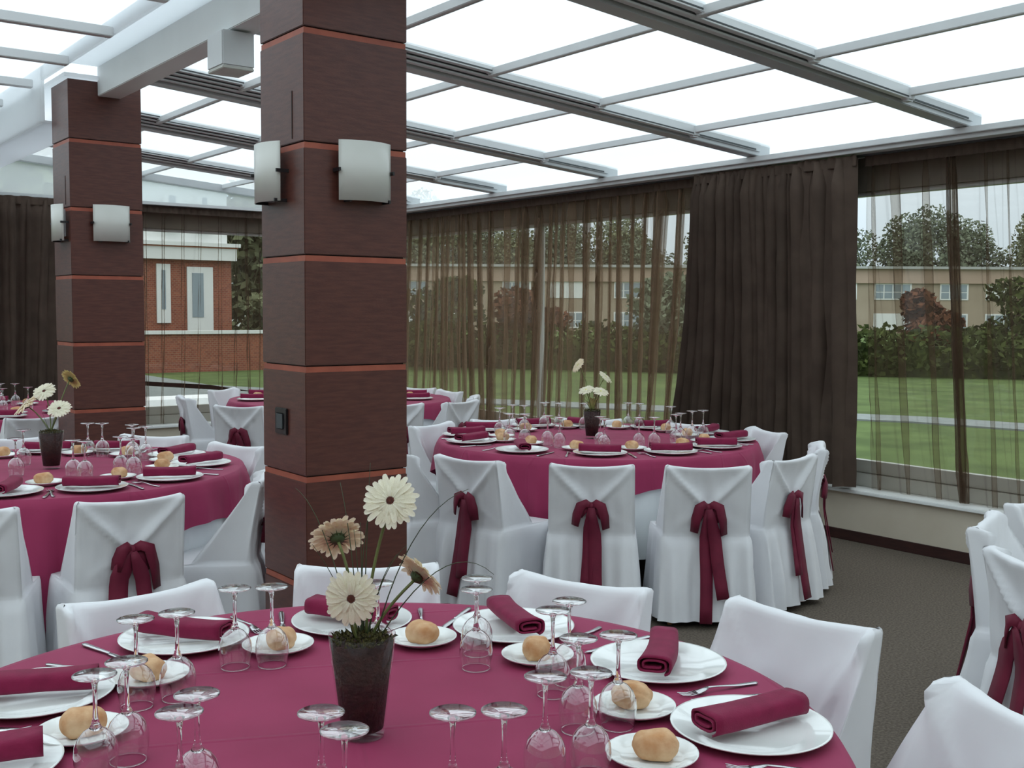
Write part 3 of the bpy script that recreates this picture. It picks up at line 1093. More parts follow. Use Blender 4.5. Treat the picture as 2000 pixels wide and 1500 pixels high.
def make_chair(name, seed, style):
    root = empty(name)
    v, f = cover_mesh(seed)
    mesh_obj('cloth_cover', v, f, M['cover'], root, True)
    for x in (-0.175, 0.175):
        for y, tilt in ((0.075, -0.03), (0.385, 0.01)):
            MB().tube([(x, y, 0.42), (x, y + tilt, 0.0)], [0.018, 0.013], 8).build('leg', M['legwood'], root, True)
    yb = yback(KZ) - 0.004
    knot = MB()
    knot.lathe([(0.001, -0.020), (0.014, -0.016), (0.020, 0.0), (0.014, 0.018), (0.001, 0.022)], 12, (0, yb - 0.004, KZ))
    if style == 0:       # small loops, long straight tails
        loops = [(-1, 0.062, 0.085), (1, 0.060, 0.105)]
        tails = [(-0.012, 0.50, 0.070, -0.02), (0.012, 0.40, 0.070, 0.012)]
    elif style == 1:
        loops = [(-1, 0.072, 0.095), (1, 0.066, 0.110)]
        tails = [(-0.010, 0.40, 0.060, -0.01), (0.010, 0.53, 0.066, 0.025)]
    elif style == 2:     # wide draped bow with short tails
        loops = [(-1, 0.060, 0.075), (1, 0.085, 0.165)]
        tails = [(-0.035, 0.27, 0.075, -0.045), (0.035, 0.30, 0.060, 0.01)]
    else:                # two parted tails
        loops = [(-1, 0.062, 0.120), (1, 0.072, 0.135)]
        tails = [(-0.014, 0.56, 0.062, 0.0), (0.022, 0.44, 0.062, 0.045)]
    sash = knot.build('sash', M['sash'], root, True)
    for sx, w, d in loops:
        mb = MB()
        pts = [(0, yb - 0.010, KZ + 0.004), (sx * w * 0.35, yb - 0.026, KZ + 0.020), (sx * w * 0.75, yb - 0.030, KZ + 0.006),
               (sx * w, yb - 0.024, KZ - d * 0.45), (sx * w * 1.12, yb - 0.018, KZ - d)]
        ribbon(mb, pts, 0.05, 0.006, (0.25 * sx, 0.2, 1), [0.026, 0.040, 0.050, 0.050, 0.042])
        ribbon(mb, [(0, yb - 0.008, KZ), (sx * w * 0.5, yb - 0.018, KZ - 0.015), (sx * w * 0.8, yb - 0.014, KZ - d * 0.5)],
               0.04, 0.006, (0.25 * sx, 0.3, 1), [0.02, 0.036, 0.03])
        mb.build('bow_loop', M['sash'], sash, True)
    for x, L, w, dx in tails:
        mb = MB()
        pts = []
        ws = []
        for i in range(9):
            t = i / 8
            z = KZ - 0.004 - L * t
            pts.append((x * min(1, t * 3) + dx * t + 0.004 * math.sin(5 * t + x * 90), yback(max(z, 0.05)) - 0.030 - 0.026 * t - (0.006 if x > 0 else 0), z))
            ws.append(0.026 + (w - 0.026) * min(1, t * 4))
        ribbon(mb, pts, w, 0.005, (1, 0, 0), ws)
        mb.build('tail', M['sash'], sash, True)
    return root

# x, y, facing (deg), bow style
CH = {
 'near': [(0.945, 2.937, 276, 0), (1.61, 2.86, 239, 1), (2.015, 2.34, 202, 0), (2.255, 1.75, 185, 1), (2.03, 1.05, 157, 0)],
 'mid': [(3.05, 5.12, 345, 0), (3.195, 4.645, 15, 0), (3.57, 4.085, 48, 1), (4.02, 3.72, 54, 3), (4.63, 3.68, 97, 1), (5.20, 3.93, 129, 0),
         (5.60, 4.66, 158, 0), (5.50, 5.28, 205, 1), (5.12, 5.86, 228, 0), (4.57, 6.24, 258, 1), (3.97, 6.20, 288, 0)],
 'left': [(0.78, 4.52, 68, 1), (1.40, 4.41, 88, 2), (2.09, 4.67, 148, 0), (2.48, 5.86, 200, 1), (2.24, 6.58, 224, 0), (1.55, 6.93, 266, 1)],
 'far': [(3.45, 8.20, 40, 2), (3.40, 9.28, 350, 0), (4.06, 10.04, 305, 1), (4.60, 7.62, 88, 0), (5.20, 7.60, 108, 1), (5.57, 7.95, 138, 0),
         (5.80, 8.68, 176, 1), (5.76, 9.22, 205, 0)],
 'corner': [(1.93, 8.12, 94, 1), (2.02, 10.60, 268, 0)],
 'right': [(3.28, 1.72, 331, 2), (3.82, 2.17, 290, 0), (4.42, 2.28, 268, 1)],
}
protos = {}
for st in range(4):
    protos[st] = make_chair('banquet_chair', 31 + st, st)
used = set()
chairs = []
for k, lst in CH.items():
    for (x, y, a, st) in lst:
        rot = math.radians(a - 90)
        if st not in used:
            o = protos[st]
            used.add(st)
            o.location = (x, y, 0)
            o.rotation_euler = (0, 0, rot)
        else:
            o = dup(protos[st], (x, y, 0), rot)
        chairs.append((k, x, y, o))
dep = lambda x, y: x * _f.x + y * _f.y
for k in CH:
    mine = [c for c in chairs if c[0] == k]
    cd = dep(TC[k][0], TC[k][1])
    for side in (('near side', 'far side') if k != 'right' else ('far side',)):
        grp = sorted([c for c in mine if (dep(c[1], c[2]) < cd) == (side == 'near side')], key=lambda c: across((c[1], c[2])))
        if k in ('near', 'right'):
            grp = sorted([c for c in mine], key=lambda c: across((c[1], c[2]))) if side == 'far side' else []
        for i, c in enumerate(grp):
            if k == 'near':
                lab = 'white covered chair, %s from the left around the nearest table' % ORD[i]
            elif k == 'right':
                lab = 'white covered chair at the right edge of the picture, %s from the left of three' % ORD[i]
            elif len(grp) == 1:
                lab = 'white chair, only one in view on the %s of %s' % (side, TN[k])
            else:
                lab = 'white chair, %s from the left on the %s of %s' % (ORD[i], side, TN[k])
            lab = lab.replace('the table by the window curtains', 'the window table').replace('the farthest table at the left edge', 'the far left table').replace('the table behind the near column', 'the table behind the column')
            tag(c[3], lab, 'chair', 'white covered banquet chairs')

# ------------------------------------------------------------------ tableware
ZC = ZTOP + 0.0012
def plate_prof(R):
    k = R / 0.155
    return [(0.0, 0.0015), (0.088 * k, 0.0015), (0.092 * k, 0.0), (0.096 * k, 0.0), (0.104 * k, 0.004), (0.150 * k, 0.0135), (0.155 * k, 0.0165),
            (0.1545 * k, 0.0185), (0.150 * k, 0.0175), (0.108 * k, 0.0085), (0.100 * k, 0.0055), (0.0, 0.005)]

def make_glass():
    root = empty('wine_glass')
    bowl = MB().lathe([(0.0315, 0.0), (0.0345, 0.012), (0.0372, 0.028), (0.0380, 0.042), (0.0360, 0.058), (0.0300, 0.072), (0.0200, 0.083), (0.0095, 0.089)], 28)
    b = bowl.build('bowl', M['glass'], root, True)
    MB().lathe([(0.0322, 0.0), (0.0322, 0.0016), (0.0308, 0.0016), (0.0308, 0.0), (0.0322, 0.0)], 28).build('rim', M['solidglass'], b, True)
    MB().lathe([(0.0, 0.0835), (0.006, 0.084), (0.0110, 0.0885), (0.0075, 0.095), (0.0048, 0.105), (0.0038, 0.125), (0.0038, 0.150), (0.0050, 0.165),
                (0.0085, 0.174), (0.0, 0.1765)], 12).build('stem', M['solidglass'], root, True)
    ft = MB().lathe([(0.0060, 0.1715), (0.0150, 0.1765), (0.0360, 0.1805), (0.0372, 0.1815), (0.0360, 0.1830), (0.0, 0.1832)], 28).build('foot', M['glass'], root, True)
    MB().lathe([(0.0352, 0.1804), (0.0373, 0.1812), (0.0373, 0.1824), (0.0352, 0.1832), (0.0352, 0.1804)], 28).build('foot_edge', M['solidglass'], ft, True)
    return root

def make_napkin(seed):
    rnd = random.Random(seed)
    mb = MB()
    N, T = 46, 2.1
    outer, inner = [], []
    for i in range(N + 1):
        t = T * i / N
        a = 2 * PI * t - PI * 0.35
        ax, bz = 0.040 - 0.010 * t, 0.0215 - 0.0072 * t
        c, s = math.cos(a), math.sin(a)
        e = 0.62
        x = ax * math.copysign(abs(c) ** e, c)
        z = bz * math.copysign(abs(s) ** e, s)
        outer.append((x, z + 0.022))
        k = 0.90
        th = 0.0042
        nx, nz = c / ax, s / bz
        L = math.hypot(nx, nz)
        inner.append((x - nx / L * th, z + 0.022 - nz / L * th))
    loop = outer + inner[::-1]
    n = len(loop)
    S = 12
    bend, tw = rnd.uniform(-0.008, 0.008), rnd.uniform(-0.05, 0.05)
    v = []
    for j in range(S + 1):
        t = j / S
        y = -0.12 + 0.24 * t
        sc = 1 + 0.05 * math.sin(3 * t + seed)
        fl = 1 + 0.10 * (abs(2 * t - 1) ** 3)
        for x, z in loop:
            dz = 0.0015 * noise1(x * 60 + t * 4, seed)
            v.append((x * sc + bend * math.sin(PI * t), y + 0.10 * x * tw * 10 * 0.3, max(0.0006, z * fl + dz)))
    f = []
    for j in range(S):
        for i in range(n):
            f.append((j * n + i, j * n + (i + 1) % n, (j + 1) * n + (i + 1) % n, (j + 1) * n + i))
    for e in (0, S):
        for i in range(N):
            q = (e * n + i, e * n + i + 1, e * n + n - 2 - i, e * n + n - 1 - i)
            f.append(q if e else q[::-1])
    o = mesh_obj('napkin', v, f, M['nap'], None, True)
    return o

def make_roll(seed):
    bm = bmesh.new()
    bmesh.ops.create_icosphere(bm, subdivisions=4, radius=1.0)
    for vv in bm.verts:
        p = vv.co.copy()
        e = 0.75
        x = math.copysign(abs(p.x) ** e, p.x)
        y = math.copysign(abs(p.y) ** e, p.y)
        z = p.z
        crease = 0.10 * math.exp(-((p.x * 0.8 + 0.25 * math.sin(3 * p.y + seed)) / 0.22) ** 2) * max(0, p.z)
        nz = 1 + 0.05 * noise1(p.x * 3 + seed, 1) + 0.05 * noise1(p.y * 3 + p.z * 2, 2 + seed) - crease * 0.6
        vv.co = Vector((0.041 * x * nz, 0.034 * y * nz, 0.027 + 0.027 * max(z, -0.86) * nz))
    mn = min(vv.co.z for vv in bm.verts)
    for vv in bm.verts:
        vv.co.z -= mn
    me = bpy.data.meshes.new('bread_roll')
    bm.to_mesh(me)
    bm.free()
    me.materials.append(M['bread'])
    me.polygons.foreach_set('use_smooth', [True] * len(me.polygons))
    o = bpy.data.objects.new('bread_roll', me)
    COL.objects.link(o)
    return o

def bar(mb, pts, th=0.0022):
    """flat bar along +Y: pts = (y, halfwidth, z)"""
    v = []
    for y, w, z in pts:
        for a, b in ((-1, 0), (-0.6, 1), (0.6, 1), (1, 0), (0.6, -0.4), (-0.6, -0.4)):
            v.append((w * a, y, z + th * b))
    f = []
    n = len(pts)
    for i in range(n - 1):
        for k in range(6):
            f.append((i * 6 + k, i * 6 + (k + 1) % 6, (i + 1) * 6 + (k + 1) % 6, (i + 1) * 6 + k))
    f.append((5, 4, 3, 2, 1, 0))
    f.append(tuple((n - 1) * 6 + k for k in range(6)))
    mb.add(v, f)

def make_fork():
    root = empty('fork')
    mb = MB()
    bar(mb, [(-0.10, 0.004, 0.002), (-0.094, 0.008, 0.002), (-0.05, 0.0065, 0.003), (0.0, 0.0038, 0.008), (0.030, 0.0036, 0.010)])
    mb.build('handle', M['steel'], root, True)
    hd = MB()
    bar(hd, [(0.030, 0.0036, 0.010), (0.042, 0.010, 0.007), (0.056, 0.0125, 0.004), (0.060, 0.0125, 0.0035)])
    h = hd.build('head', M['steel'], root, True)
    for k in range(4):
        t = MB()
        x = -0.0098 + 0.0065 * k
        bar(t, [(0.059, 0.0018, 0.0036), (0.080, 0.0016, 0.002), (0.102, 0.0008, 0.006)], 0.0014)
        t.xf(Matrix.Translation((x, 0, 0)))
        t.build('tine', M['steel'], h, True)
    return root

def make_knife():
    root = empty('table_knife')
    mb = MB()
    bar(mb, [(-0.11, 0.006, 0.003), (-0.10, 0.0085, 0.003), (-0.05, 0.0075, 0.003), (-0.01, 0.0055, 0.003), (0.0, 0.005, 0.003)], 0.003)
    mb.build('handle', M['steel'], root, True)
    b = MB()
    bar(b, [(0.0, 0.005, 0.003), (0.01, 0.0075, 0.003), (0.06, 0.0095, 0.003), (0.095, 0.0075, 0.003), (0.110, 0.001, 0.003)], 0.0014)
    b.build('blade', M['steel'], root, True)
    return root

P_ch = MB().lathe(plate_prof(0.155), 56).build('charger_plate', M['china'], None, True)
P_br = MB().lathe(plate_prof(0.085), 40).build('bread_plate', M['china'], None, True)
P_np = [make_napkin(s) for s in (1, 2, 3)]
P_rl = [make_roll(s) for s in (1, 2, 3)]
P_gl, P_fk, P_kn = make_glass(), make_fork(), make_knife()
first = set()
def put(proto, loc, rz_=0.0, rot=None):
    if proto.name not in first:
        first.add(proto.name)
        proto.location = loc
        proto.rotation_euler = rot if rot is not None else (0, 0, rz_)
        return proto
    return dup(proto, loc, rz_, rot)

def deg(a):
    return math.radians(a)

# chargers: (x, y, napkin angle or None); rolls (x, y); glasses (x, y); each measured on its table
SET = {
 'near': dict(
    ch=[(1.622, 1.38, -6), (1.748, 1.763, 40), (1.653, 2.187, 73), (1.347, 2.476, -60), (0.944, 2.586, -55), (0.553, 2.379, -23), (0.365, 2.062, -14)],
    br=[(1.372, 1.396), (1.511, 1.591), (1.557, 1.966), (1.411, 2.238), (1.101, 2.391), (0.779, 2.352), (0.571, 2.115)],
    gl=[(0.968, 2.331), (1.042, 2.295), (0.707, 2.214), (0.791, 2.21), (0.606, 1.953), (0.539, 1.943 - 0.03), (0.646, 1.717), (0.594, 1.655),
        (0.773, 1.523), (0.768, 1.437), (1.255, 2.183), (1.47, 2.089), (1.408, 2.004), (1.44, 1.767), (1.515, 1.803), (1.431, 1.553),
        (1.355, 1.554 + 0.03), (1.165, 1.449), (1.242, 1.417), (0.94, 1.401), (1.012, 1.362)]),
 'mid': dict(
    ch=[(4.112, 4.636, -45), (4.495, 4.456, -34), (4.90, 4.48, -34), (5.25, 4.66, 1), (5.40, 5.02, 18), (3.83, 4.996, 60), (3.83, 5.508, 14), (3.99, 5.84, -11),
        (4.28, 6.02, -34), (4.72, 6.03, -20), (5.05, 5.86, -60), (5.33, 5.47, -30)],
    br=[(4.134, 4.873), (4.409, 4.685), (4.736, 4.61), (5.024, 4.694), (4.063, 5.221), (4.146, 5.623), (4.50, 5.84), (4.853, 5.82),
        (5.27, 5.28), (5.13, 5.60), (5.16, 4.98), (4.02, 5.44)],
    gl=[(4.20, 5.72), (4.41, 5.86), (4.449, 5.78), (4.016, 5.368), (4.084, 5.30), (4.699, 5.88), (4.764, 5.80), (4.90, 5.69), (4.131, 5.135),
        (4.13, 5.02), (4.356, 4.909), (4.29, 4.80), (5.176, 5.548), (5.21, 5.47), (4.512, 4.74), (4.60, 4.70), (5.22, 5.18), (4.833, 4.75),
        (5.094, 4.864), (5.191, 4.86), (4.924, 4.80)]),
 'left': dict(
    ch=[(1.426, 5.038, -28), (1.816, 5.136, -24), (2.111, 5.509, 21), (2.13, 5.91, 32), (1.078, 5.111, 60), (1.93, 6.32, -30), (1.60, 6.49, -20)],
    br=[(1.288, 5.294), (1.613, 5.277), (1.888, 5.46), (2.00, 5.72), (1.90, 6.07), (1.70, 6.28), (1.34, 6.40)],
    gl=[(1.245, 5.655), (1.367, 6.038), (1.737, 6.20), (1.80, 6.15), (1.912, 5.99), (1.866, 5.82), (1.942, 5.86), (1.453, 5.437),
        (1.487, 5.364), (1.685, 5.46), (1.72, 5.37)]),
 'far': dict(
    ch=[(4.02, 9.18, -28), (5.28, 8.48, -20), (5.47, 8.82, -34), (4.28, 9.60, -30)],
    br=[(4.14, 9.36), (5.33, 8.66)],
    gl=[]),
 'corner': dict(
    ch=[(1.85, 8.72, -30), (2.32, 8.92, -20), (2.05, 10.10, -20)],
    br=[(1.98, 8.96), (2.25, 9.75)],
    gl=[(2.06, 9.84), (2.16, 9.78), (1.95, 9.25), (2.15, 9.30)]),
}
made = {k: {q: [] for q in ('charger', 'napkin', 'bread', 'roll', 'glass', 'fork', 'knife')} for k in SET}
rr = random.Random(5)
for k, s in SET.items():
    cx, cy_, R = TC[k]
    for i, (x, y, na) in enumerate(s['ch']):
        d = math.hypot(x - cx, y - cy_)
        lim = R - 0.165
        if d > lim:
            x, y = cx + (x - cx) * lim / d, cy_ + (y - cy_) * lim / d
        o = put(P_ch, (x, y, ZC), rr.uniform(0, 6))
        made[k]['charger'].append((x, y, o))
        o = put(P_np[i % 3], (x, y, ZC + 0.0155 if False else ZC + 0.0180), deg(na - 90))
        made[k]['napkin'].append((x, y, o))
        th = math.atan2(y - cy_, x - cx)
        if k in ('near', 'mid', 'left'):
            for kind, sgn, P in (('knife', 1, P_kn), ('fork', -1, P_fk)):
                tx, ty = -math.sin(th) * sgn, math.cos(th) * sgn
                off = 0.178 + rr.uniform(0, 0.008)
                rad = d if d < lim else lim
                px, py = cx + math.cos(th) * (rad + 0.02) + tx * off, cy_ + math.sin(th) * (rad + 0.02) + ty * off
                dd = math.hypot(px - cx, py - cy_)
                if dd > R - 0.10:
                    px, py = cx + (px - cx) * (R - 0.10) / dd, cy_ + (py - cy_) * (R - 0.10) / dd
                o = put(P, (px, py, ZC), math.atan2(cy_ - py, cx - px) * 0.5 * 0 + th + PI / 2 + sgn * 0.12 + rr.uniform(-0.08, 0.08))
                made[k][kind].append((px, py, o))
    for i, (x, y) in enumerate(s['br']):
        o = put(P_br, (x, y, ZC), 0.0)
        made[k]['bread'].append((x, y, o))
        o = put(P_rl[i % 3], (x + rr.uniform(-0.012, 0.012), y + rr.uniform(-0.012, 0.012), ZC + 0.0055), rr.uniform(0, 6))
        made[k]['roll'].append((x, y, o))
    for x, y in s['gl']:
        o = put(P_gl, (x, y, ZC), rr.uniform(0, 6))
        made[k]['glass'].append((x, y, o))
LBL = {'charger': ('large white dinner plate, %s from the left on %s', 'plate', 'dinner plates'),
       'napkin': ('rolled napkin on the %s large plate from the left on %s', 'napkin', 'rolled napkins'),
       'bread': ('small white bread plate, %s from the left on %s', 'plate', 'bread plates'),
       'roll': ('bread roll on the %s small plate from the left on %s', 'bread roll', 'bread rolls'),
       'glass': ('upturned stemmed wine glass, %s from the left on %s', 'wine glass', 'upturned wine glasses'),
       'fork': ('steel fork, %s fork from the left on %s', 'fork', 'forks'),
       'knife': ('steel table knife, %s knife from the left on %s', 'knife', 'knives')}
SHORT = {'near': 'the nearest table', 'mid': 'the window table', 'left': 'the left middle table', 'far': 'the table behind the column',
         'corner': 'the far left table'}
for k in made:
    for q, lst in made[k].items():
        for i, (x, y, o) in enumerate(sorted(lst, key=lambda c: across((c[0], c[1])))):
            a, b, g = LBL[q]
            tag(o, a % (ORD[i], SHORT[k]), b, g)

# ------------------------------------------------------------------ flower pots and gerberas
def pot(x, y, s, h, label):
    root = empty('flower_pot', (x, y, ZC))
    tag(root, label, 'flower pot', 'glass flower pots')
    MB().lathe([(0.0, 0.0), (0.040 * s, 0.0), (0.0425 * s, 0.004), (0.064 * s, h), (0.0625 * s, h + 0.001)], 40).build('glass_pot', M['potglass'], root, True)
    MB().lathe([(0.0, 0.0145), (0.0402 * s, 0.0165), (0.0600 * s, h * 0.93), (0.0, h * 0.95)], 40).build('dark_filling', M['soil'], root, True)
    mb = MB()
    r = random.Random(int(x * 100))
    for i in range(420):
        a, q = r.uniform(0, 2 * PI), math.sqrt(r.random()) * 0.058 * s
        p = Vector((q * math.cos(a), q * math.sin(a), h * 0.94 + 0.012 * (1 - q / (0.06 * s))))
        d = Vector((r.uniform(-1, 1), r.uniform(-1, 1), r.uniform(0.0, 1.0))).normalized() * r.uniform(0.006, 0.016)
        sd = d.cross(Vector((r.uniform(-1, 1), r.uniform(-1, 1), r.uniform(-1, 1)))).normalized() * 0.0018
        mb.add([p - sd, p + sd, p + d * 0.6 + sd * 1.5 + Vector((0, 0, .002)), p + d], [(0, 1, 2, 3)])
    o = mb.build('moss', M['moss'], root)
    o['kind'] = 'stuff'
    return root

def gerbera(c, nrm, R, base, label, cup=0.12, mat=None, disc=None, bendpt=None, seed=0, group=None):
    c, nrm, base = Vector(c), Vector(nrm).normalized(), Vector(base)
    root = empty('gerbera', base)
    tag(root, label, 'flower', group)
    mat = mat or M['petal']
    a = nrm.cross(Vector((0, 0, 1)))
    if a.length < 0.1:
        a = Vector((1, 0, 0))
    a.normalize()
    b = nrm.cross(a)
    r = random.Random(seed)
    mb = MB()
    for layer, (n, rad, w, lift) in enumerate(((24, 1.0, 0.155, 0.0), (22, 0.90, 0.145, 0.03), (18, 0.62, 0.11, 0.07))):
        for i in range(n):
            th = 2 * PI * (i + 0.5 * layer + r.uniform(-0.18, 0.18)) / n
            er = a * math.cos(th) + b * math.sin(th)
            et = nrm.cross(er)
            L = rad * R * r.uniform(0.90, 1.06)
            dr = r.uniform(-0.06, 0.10)
            v = []
            segs = [(0.16, 0.40), (0.35, 0.80), (0.58, 1.05), (0.80, 1.15), (0.94, 0.90), (1.0, 0.40)]
            for q, ww in segs:
                rr_ = q * L
                hgt = R * (lift + cup * math.sin(q * 1.9) - (dr + 0.10) * q * q * (1 if cup < 0.3 else -1.2))
                p = er * rr_ + nrm * hgt
                hw = w * R * ww * 0.62
                v += [p - et * hw + nrm * R * 0.022, p, p + et * hw + nrm * R * 0.022]
            f = []
            for j in range(len(segs) - 1):
                f += [(j * 3, j * 3 + 1, j * 3 + 4, j * 3 + 3), (j * 3 + 1, j * 3 + 2, j * 3 + 5, j * 3 + 4)]
            mb.add([c - base + p for p in v], f)
    mb.build('petals', mat, root, True)
    d = MB()
    rings = []
    rot = nrm.to_track_quat('Z', 'Y').to_matrix().to_4x4()
    d.lathe([(0.0, 0.12 * R), (0.12 * R, 0.14 * R), (0.19 * R, 0.11 * R), (0.20 * R, 0.02 * R), (0.0, 0.0)], 20)
    d.xf(Matrix.Translation(c - base) @ rot)
    d.build('disc', disc or M['disc'], root, True)
    s = MB()
    s.lathe([(0.0, -0.20 * R), (0.09 * R, -0.19 * R), (0.24 * R, -0.10 * R), (0.28 * R, 0.0 * R), (0.0, 0.01 * R)], 16)
    for i in range(14):
        th = 2 * PI * i / 14
        e = Vector((math.cos(th), math.sin(th), 0))
        t = Vector((-math.sin(th), math.cos(th), 0))
        s.add([e * 0.16 * R - t * 0.03 * R + Vector((0, 0, -0.11 * R)), e * 0.16 * R + t * 0.05 * R + Vector((0, 0, -0.11 * R)), e * 0.52 * R + Vector((0, 0, -0.02 * R))], [(0, 1, 2)])
    s.xf(Matrix.Translation(c - base) @ rot)
    s.build('sepals', M['sepal'], root, True)
    end = c - nrm * 0.19 * R
    ctrl = Vector(bendpt) if bendpt else end - nrm * 0.05 + Vector((0, 0, -0.03))
    pts = []
    for i in range(13):
        t = i / 12
        p = base * (1 - t) ** 2 + ctrl * 2 * t * (1 - t) + end * t * t
        pts.append(p - base)
    MB().tube(pts, 0.0030, 8).build('stem', M['stem'], root, True)
    return root

def blades(x, y, z, pts_list, label):
    root = empty('grass_tuft', (x, y, z))
    tag(root, label, 'decorative grass', 'decorative grasses')
    for tip, bend in pts_list:
        tip, bend = Vector(tip), Vector(bend)
        b0 = Vector((x, y, z)) + (Vector((tip.x, tip.y, z)) - Vector((x, y, z))) * 0.12
        pts = []
        for i in range(12):
            t = i / 11
            pts.append(b0 * (1 - t) ** 2 + bend * 2 * t * (1 - t) + tip * t * t - Vector((x, y, z)))
        MB().tube(pts, [0.0014 - 0.0009 * i / 11 for i in range(12)], 5).build('blade', M['grass'], root, True)
    return root

px, py = 1.005, 1.808
pot(px, py, 1.0, 0.198, 'tapered glass flower pot with dark filling and moss on the nearest table')
tc_ = Vector((-_f.x, -_f.y, 0)).normalized()       # toward the photographer's side of the room
rt = Vector((_r.x, _r.y, 0)).normalized()
ZP = ZC + 0.185
gerbera((1.052, 1.780, 1.213), tc_ + Vector((0, 0, 0.42)) - rt * 0.10, 0.0530, (px + 0.008, py, ZP), 'tall cream gerbera with a dark centre, highest flower on the nearest table', seed=3,
        bendpt=(1.020, 1.812, 1.08), group='gerberas on the nearest table')
gerbera((0.951, 1.749, 1.049), tc_ + Vector((0, 0, 0.05)) - rt * 0.05, 0.0520, (px - 0.012, py - 0.01, ZP), 'low front-facing cream gerbera with dark centre just above the near pot', seed=4,
        bendpt=(0.965, 1.80, 1.0), group='gerberas on the nearest table')
gerbera((0.985, 1.868, 1.135), -tc_ * 0.75 + Vector((0, 0, 0.55)) - rt * 0.30, 0.0540, (px - 0.006, py + 0.012, ZP), 'cream gerbera seen from behind, leftmost and mid height over the near pot', seed=5,
        mat=M['petal2'], bendpt=(1.0, 1.83, 1.06), group='gerberas on the nearest table')
gerbera((1.105, 1.770, 1.062), rt * 0.62 + Vector((0, 0, 0.60)) - tc_ * 0.50, 0.0560, (px + 0.016, py - 0.004, ZP), 'cream gerbera turned sideways to the right, seen edge-on over the near pot', seed=6,
        cup=0.22, mat=M['petal2'], bendpt=(1.035, 1.79, 1.00), group='gerberas on the nearest table')
def w2(dx, dz, dy=0.0):
    return (px + rt.x * dx - tc_.x * dy, py + rt.y * dx - tc_.y * dy, dz)
blades(px, py, ZP, [(w2(-0.09, 1.135, -0.02), w2(-0.035, 1.05)), (w2(-0.015, 1.16), w2(-0.005, 1.08)), (w2(-0.005, 1.17, 0.02), w2(0.0, 1.08)),
                    (w2(0.02, 1.24, 0.03), w2(-0.01, 1.1)), (w2(-0.05, 1.24, 0.06), w2(-0.02, 1.16)), (w2(-0.135, 1.23, 0.05), w2(-0.07, 1.20)),
                    (w2(0.07, 1.12, -0.03), w2(0.03, 1.07)), (w2(0.085, 1.13, 0.0), w2(0.03, 1.08)), (w2(0.20, 1.23, 0.05), w2(0.09, 1.20)),
                    (w2(0.25, 1.07, 0.02), w2(0.16, 1.16)), (w2(0.01, 1.28, 0.05), w2(0.01, 1.16))],
       'thin dark grass blades fanning out among the gerberas of the nearest table')

mx, my = 4.607, 5.275
pot(mx, my, 0.92, 0.185, 'tapered glass flower pot with dark filling on the window table')
ZM = ZC + 0.172
for (c, n, R, lab, mt, bp) in [
    ((4.573, 5.373, 1.225), tc_ * 0.35 + Vector((0, 0, 0.55)) - rt * 0.8, 0.056, 'highest gerbera of the window table, tilted left at the top', M['petal2'], (4.62, 5.33, 1.12)),
    ((4.708, 5.265, 1.149), Vector((0, 0, 0.9)) + rt * 0.75 + tc_ * 0.35, 0.055, 'white gerbera seen edge-on, leaning right over the window table pot', M['petal'], (4.64, 5.27, 1.08)),
    ((4.570, 5.290, 1.070), Vector((0, 0, 0.9)) + tc_ * 0.4 - rt * 0.3, 0.052, 'low white gerbera, left of the pair above the window table pot', M['petal'], (4.59, 5.28, 1.0)),
    ((4.625, 5.215, 1.062), Vector((0, 0, 0.9)) + tc_ * 0.4 + rt * 0.2, 0.055, 'low white gerbera, right of the pair above the window table pot', M['petal'], (4.62, 5.25, 1.0))]:
    gerbera(c, n, R, (mx, my, ZM), lab, mat=mt, bendpt=bp, seed=int(c[0] * 1000), group='gerberas on the window table', disc=M['disc2'])
blades(mx, my, ZM, [((mx - 0.05, my + 0.03, 1.05), (mx - 0.02, my, 1.0)), ((mx + 0.05, my - 0.03, 1.03), (mx + 0.02, my, 1.0)), ((mx + 0.03, my - 0.05, 1.0), (mx + 0.02, my, 0.98)),
                    ((mx - 0.03, my + 0.05, 1.02), (mx - 0.02, my, 0.98)), ((mx + 0.0, my - 0.0, 1.08), (mx, my, 1.0))],
       'short grass blades in the flower pot of the window table')

lx, ly = 1.448, 5.815
pot(lx, ly, 0.98, 0.195, 'tapered glass flower pot with dark filling on the left middle table')
ZLp = ZC + 0.182
for (c, n, R, lab, mt, bp) in [
    ((1.443, 5.900, 1.147), Vector((0, 0, 0.75)) + tc_ * 0.7 - rt * 0.1, 0.060, 'open white gerbera, upper left over the left middle table pot', M['petal'], (1.46, 5.85, 1.05)),
    ((1.568, 5.880, 1.208), Vector((0, 0, 0.60)) - tc_ * 0.80 + rt * 0.45, 0.060, 'yellowish gerbera turned away, highest over the left middle table', M['petal3'], (1.50, 5.84, 1.1)),
    ((1.475, 5.750, 1.068), Vector((0, 0, 0.75)) + tc_ * 0.7 + rt * 0.1, 0.060, 'open white gerbera, lowest over the left middle table pot', M['petal'], (1.46, 5.79, 1.0)),
    ((1.370, 5.960, 1.076), Vector((0, 0, 0.75)) - rt * 0.6 + tc_ * 0.35, 0.075, 'pale gerbera leaning left, seen edge-on over the left middle table', M['petal2'], (1.42, 5.88, 1.03))]:
    gerbera(c, n, R, (lx, ly, ZLp), lab, mat=mt, bendpt=bp, seed=int(c[0] * 1000), group='gerberas on the left middle table')
blades(lx, ly, ZLp, [((lx - 0.06, ly + 0.04, 1.04), (lx - 0.03, ly, 1.0)), ((lx - 0.04, ly + 0.0, 1.05), (lx - 0.02, ly, 1.0)), ((lx + 0.02, ly - 0.05, 1.02), (lx, ly, 0.98)),
                     ((lx + 0.03, ly, 1.06), (lx + 0.01, ly, 1.0))], 'short grass blades in the flower pot of the left middle table')

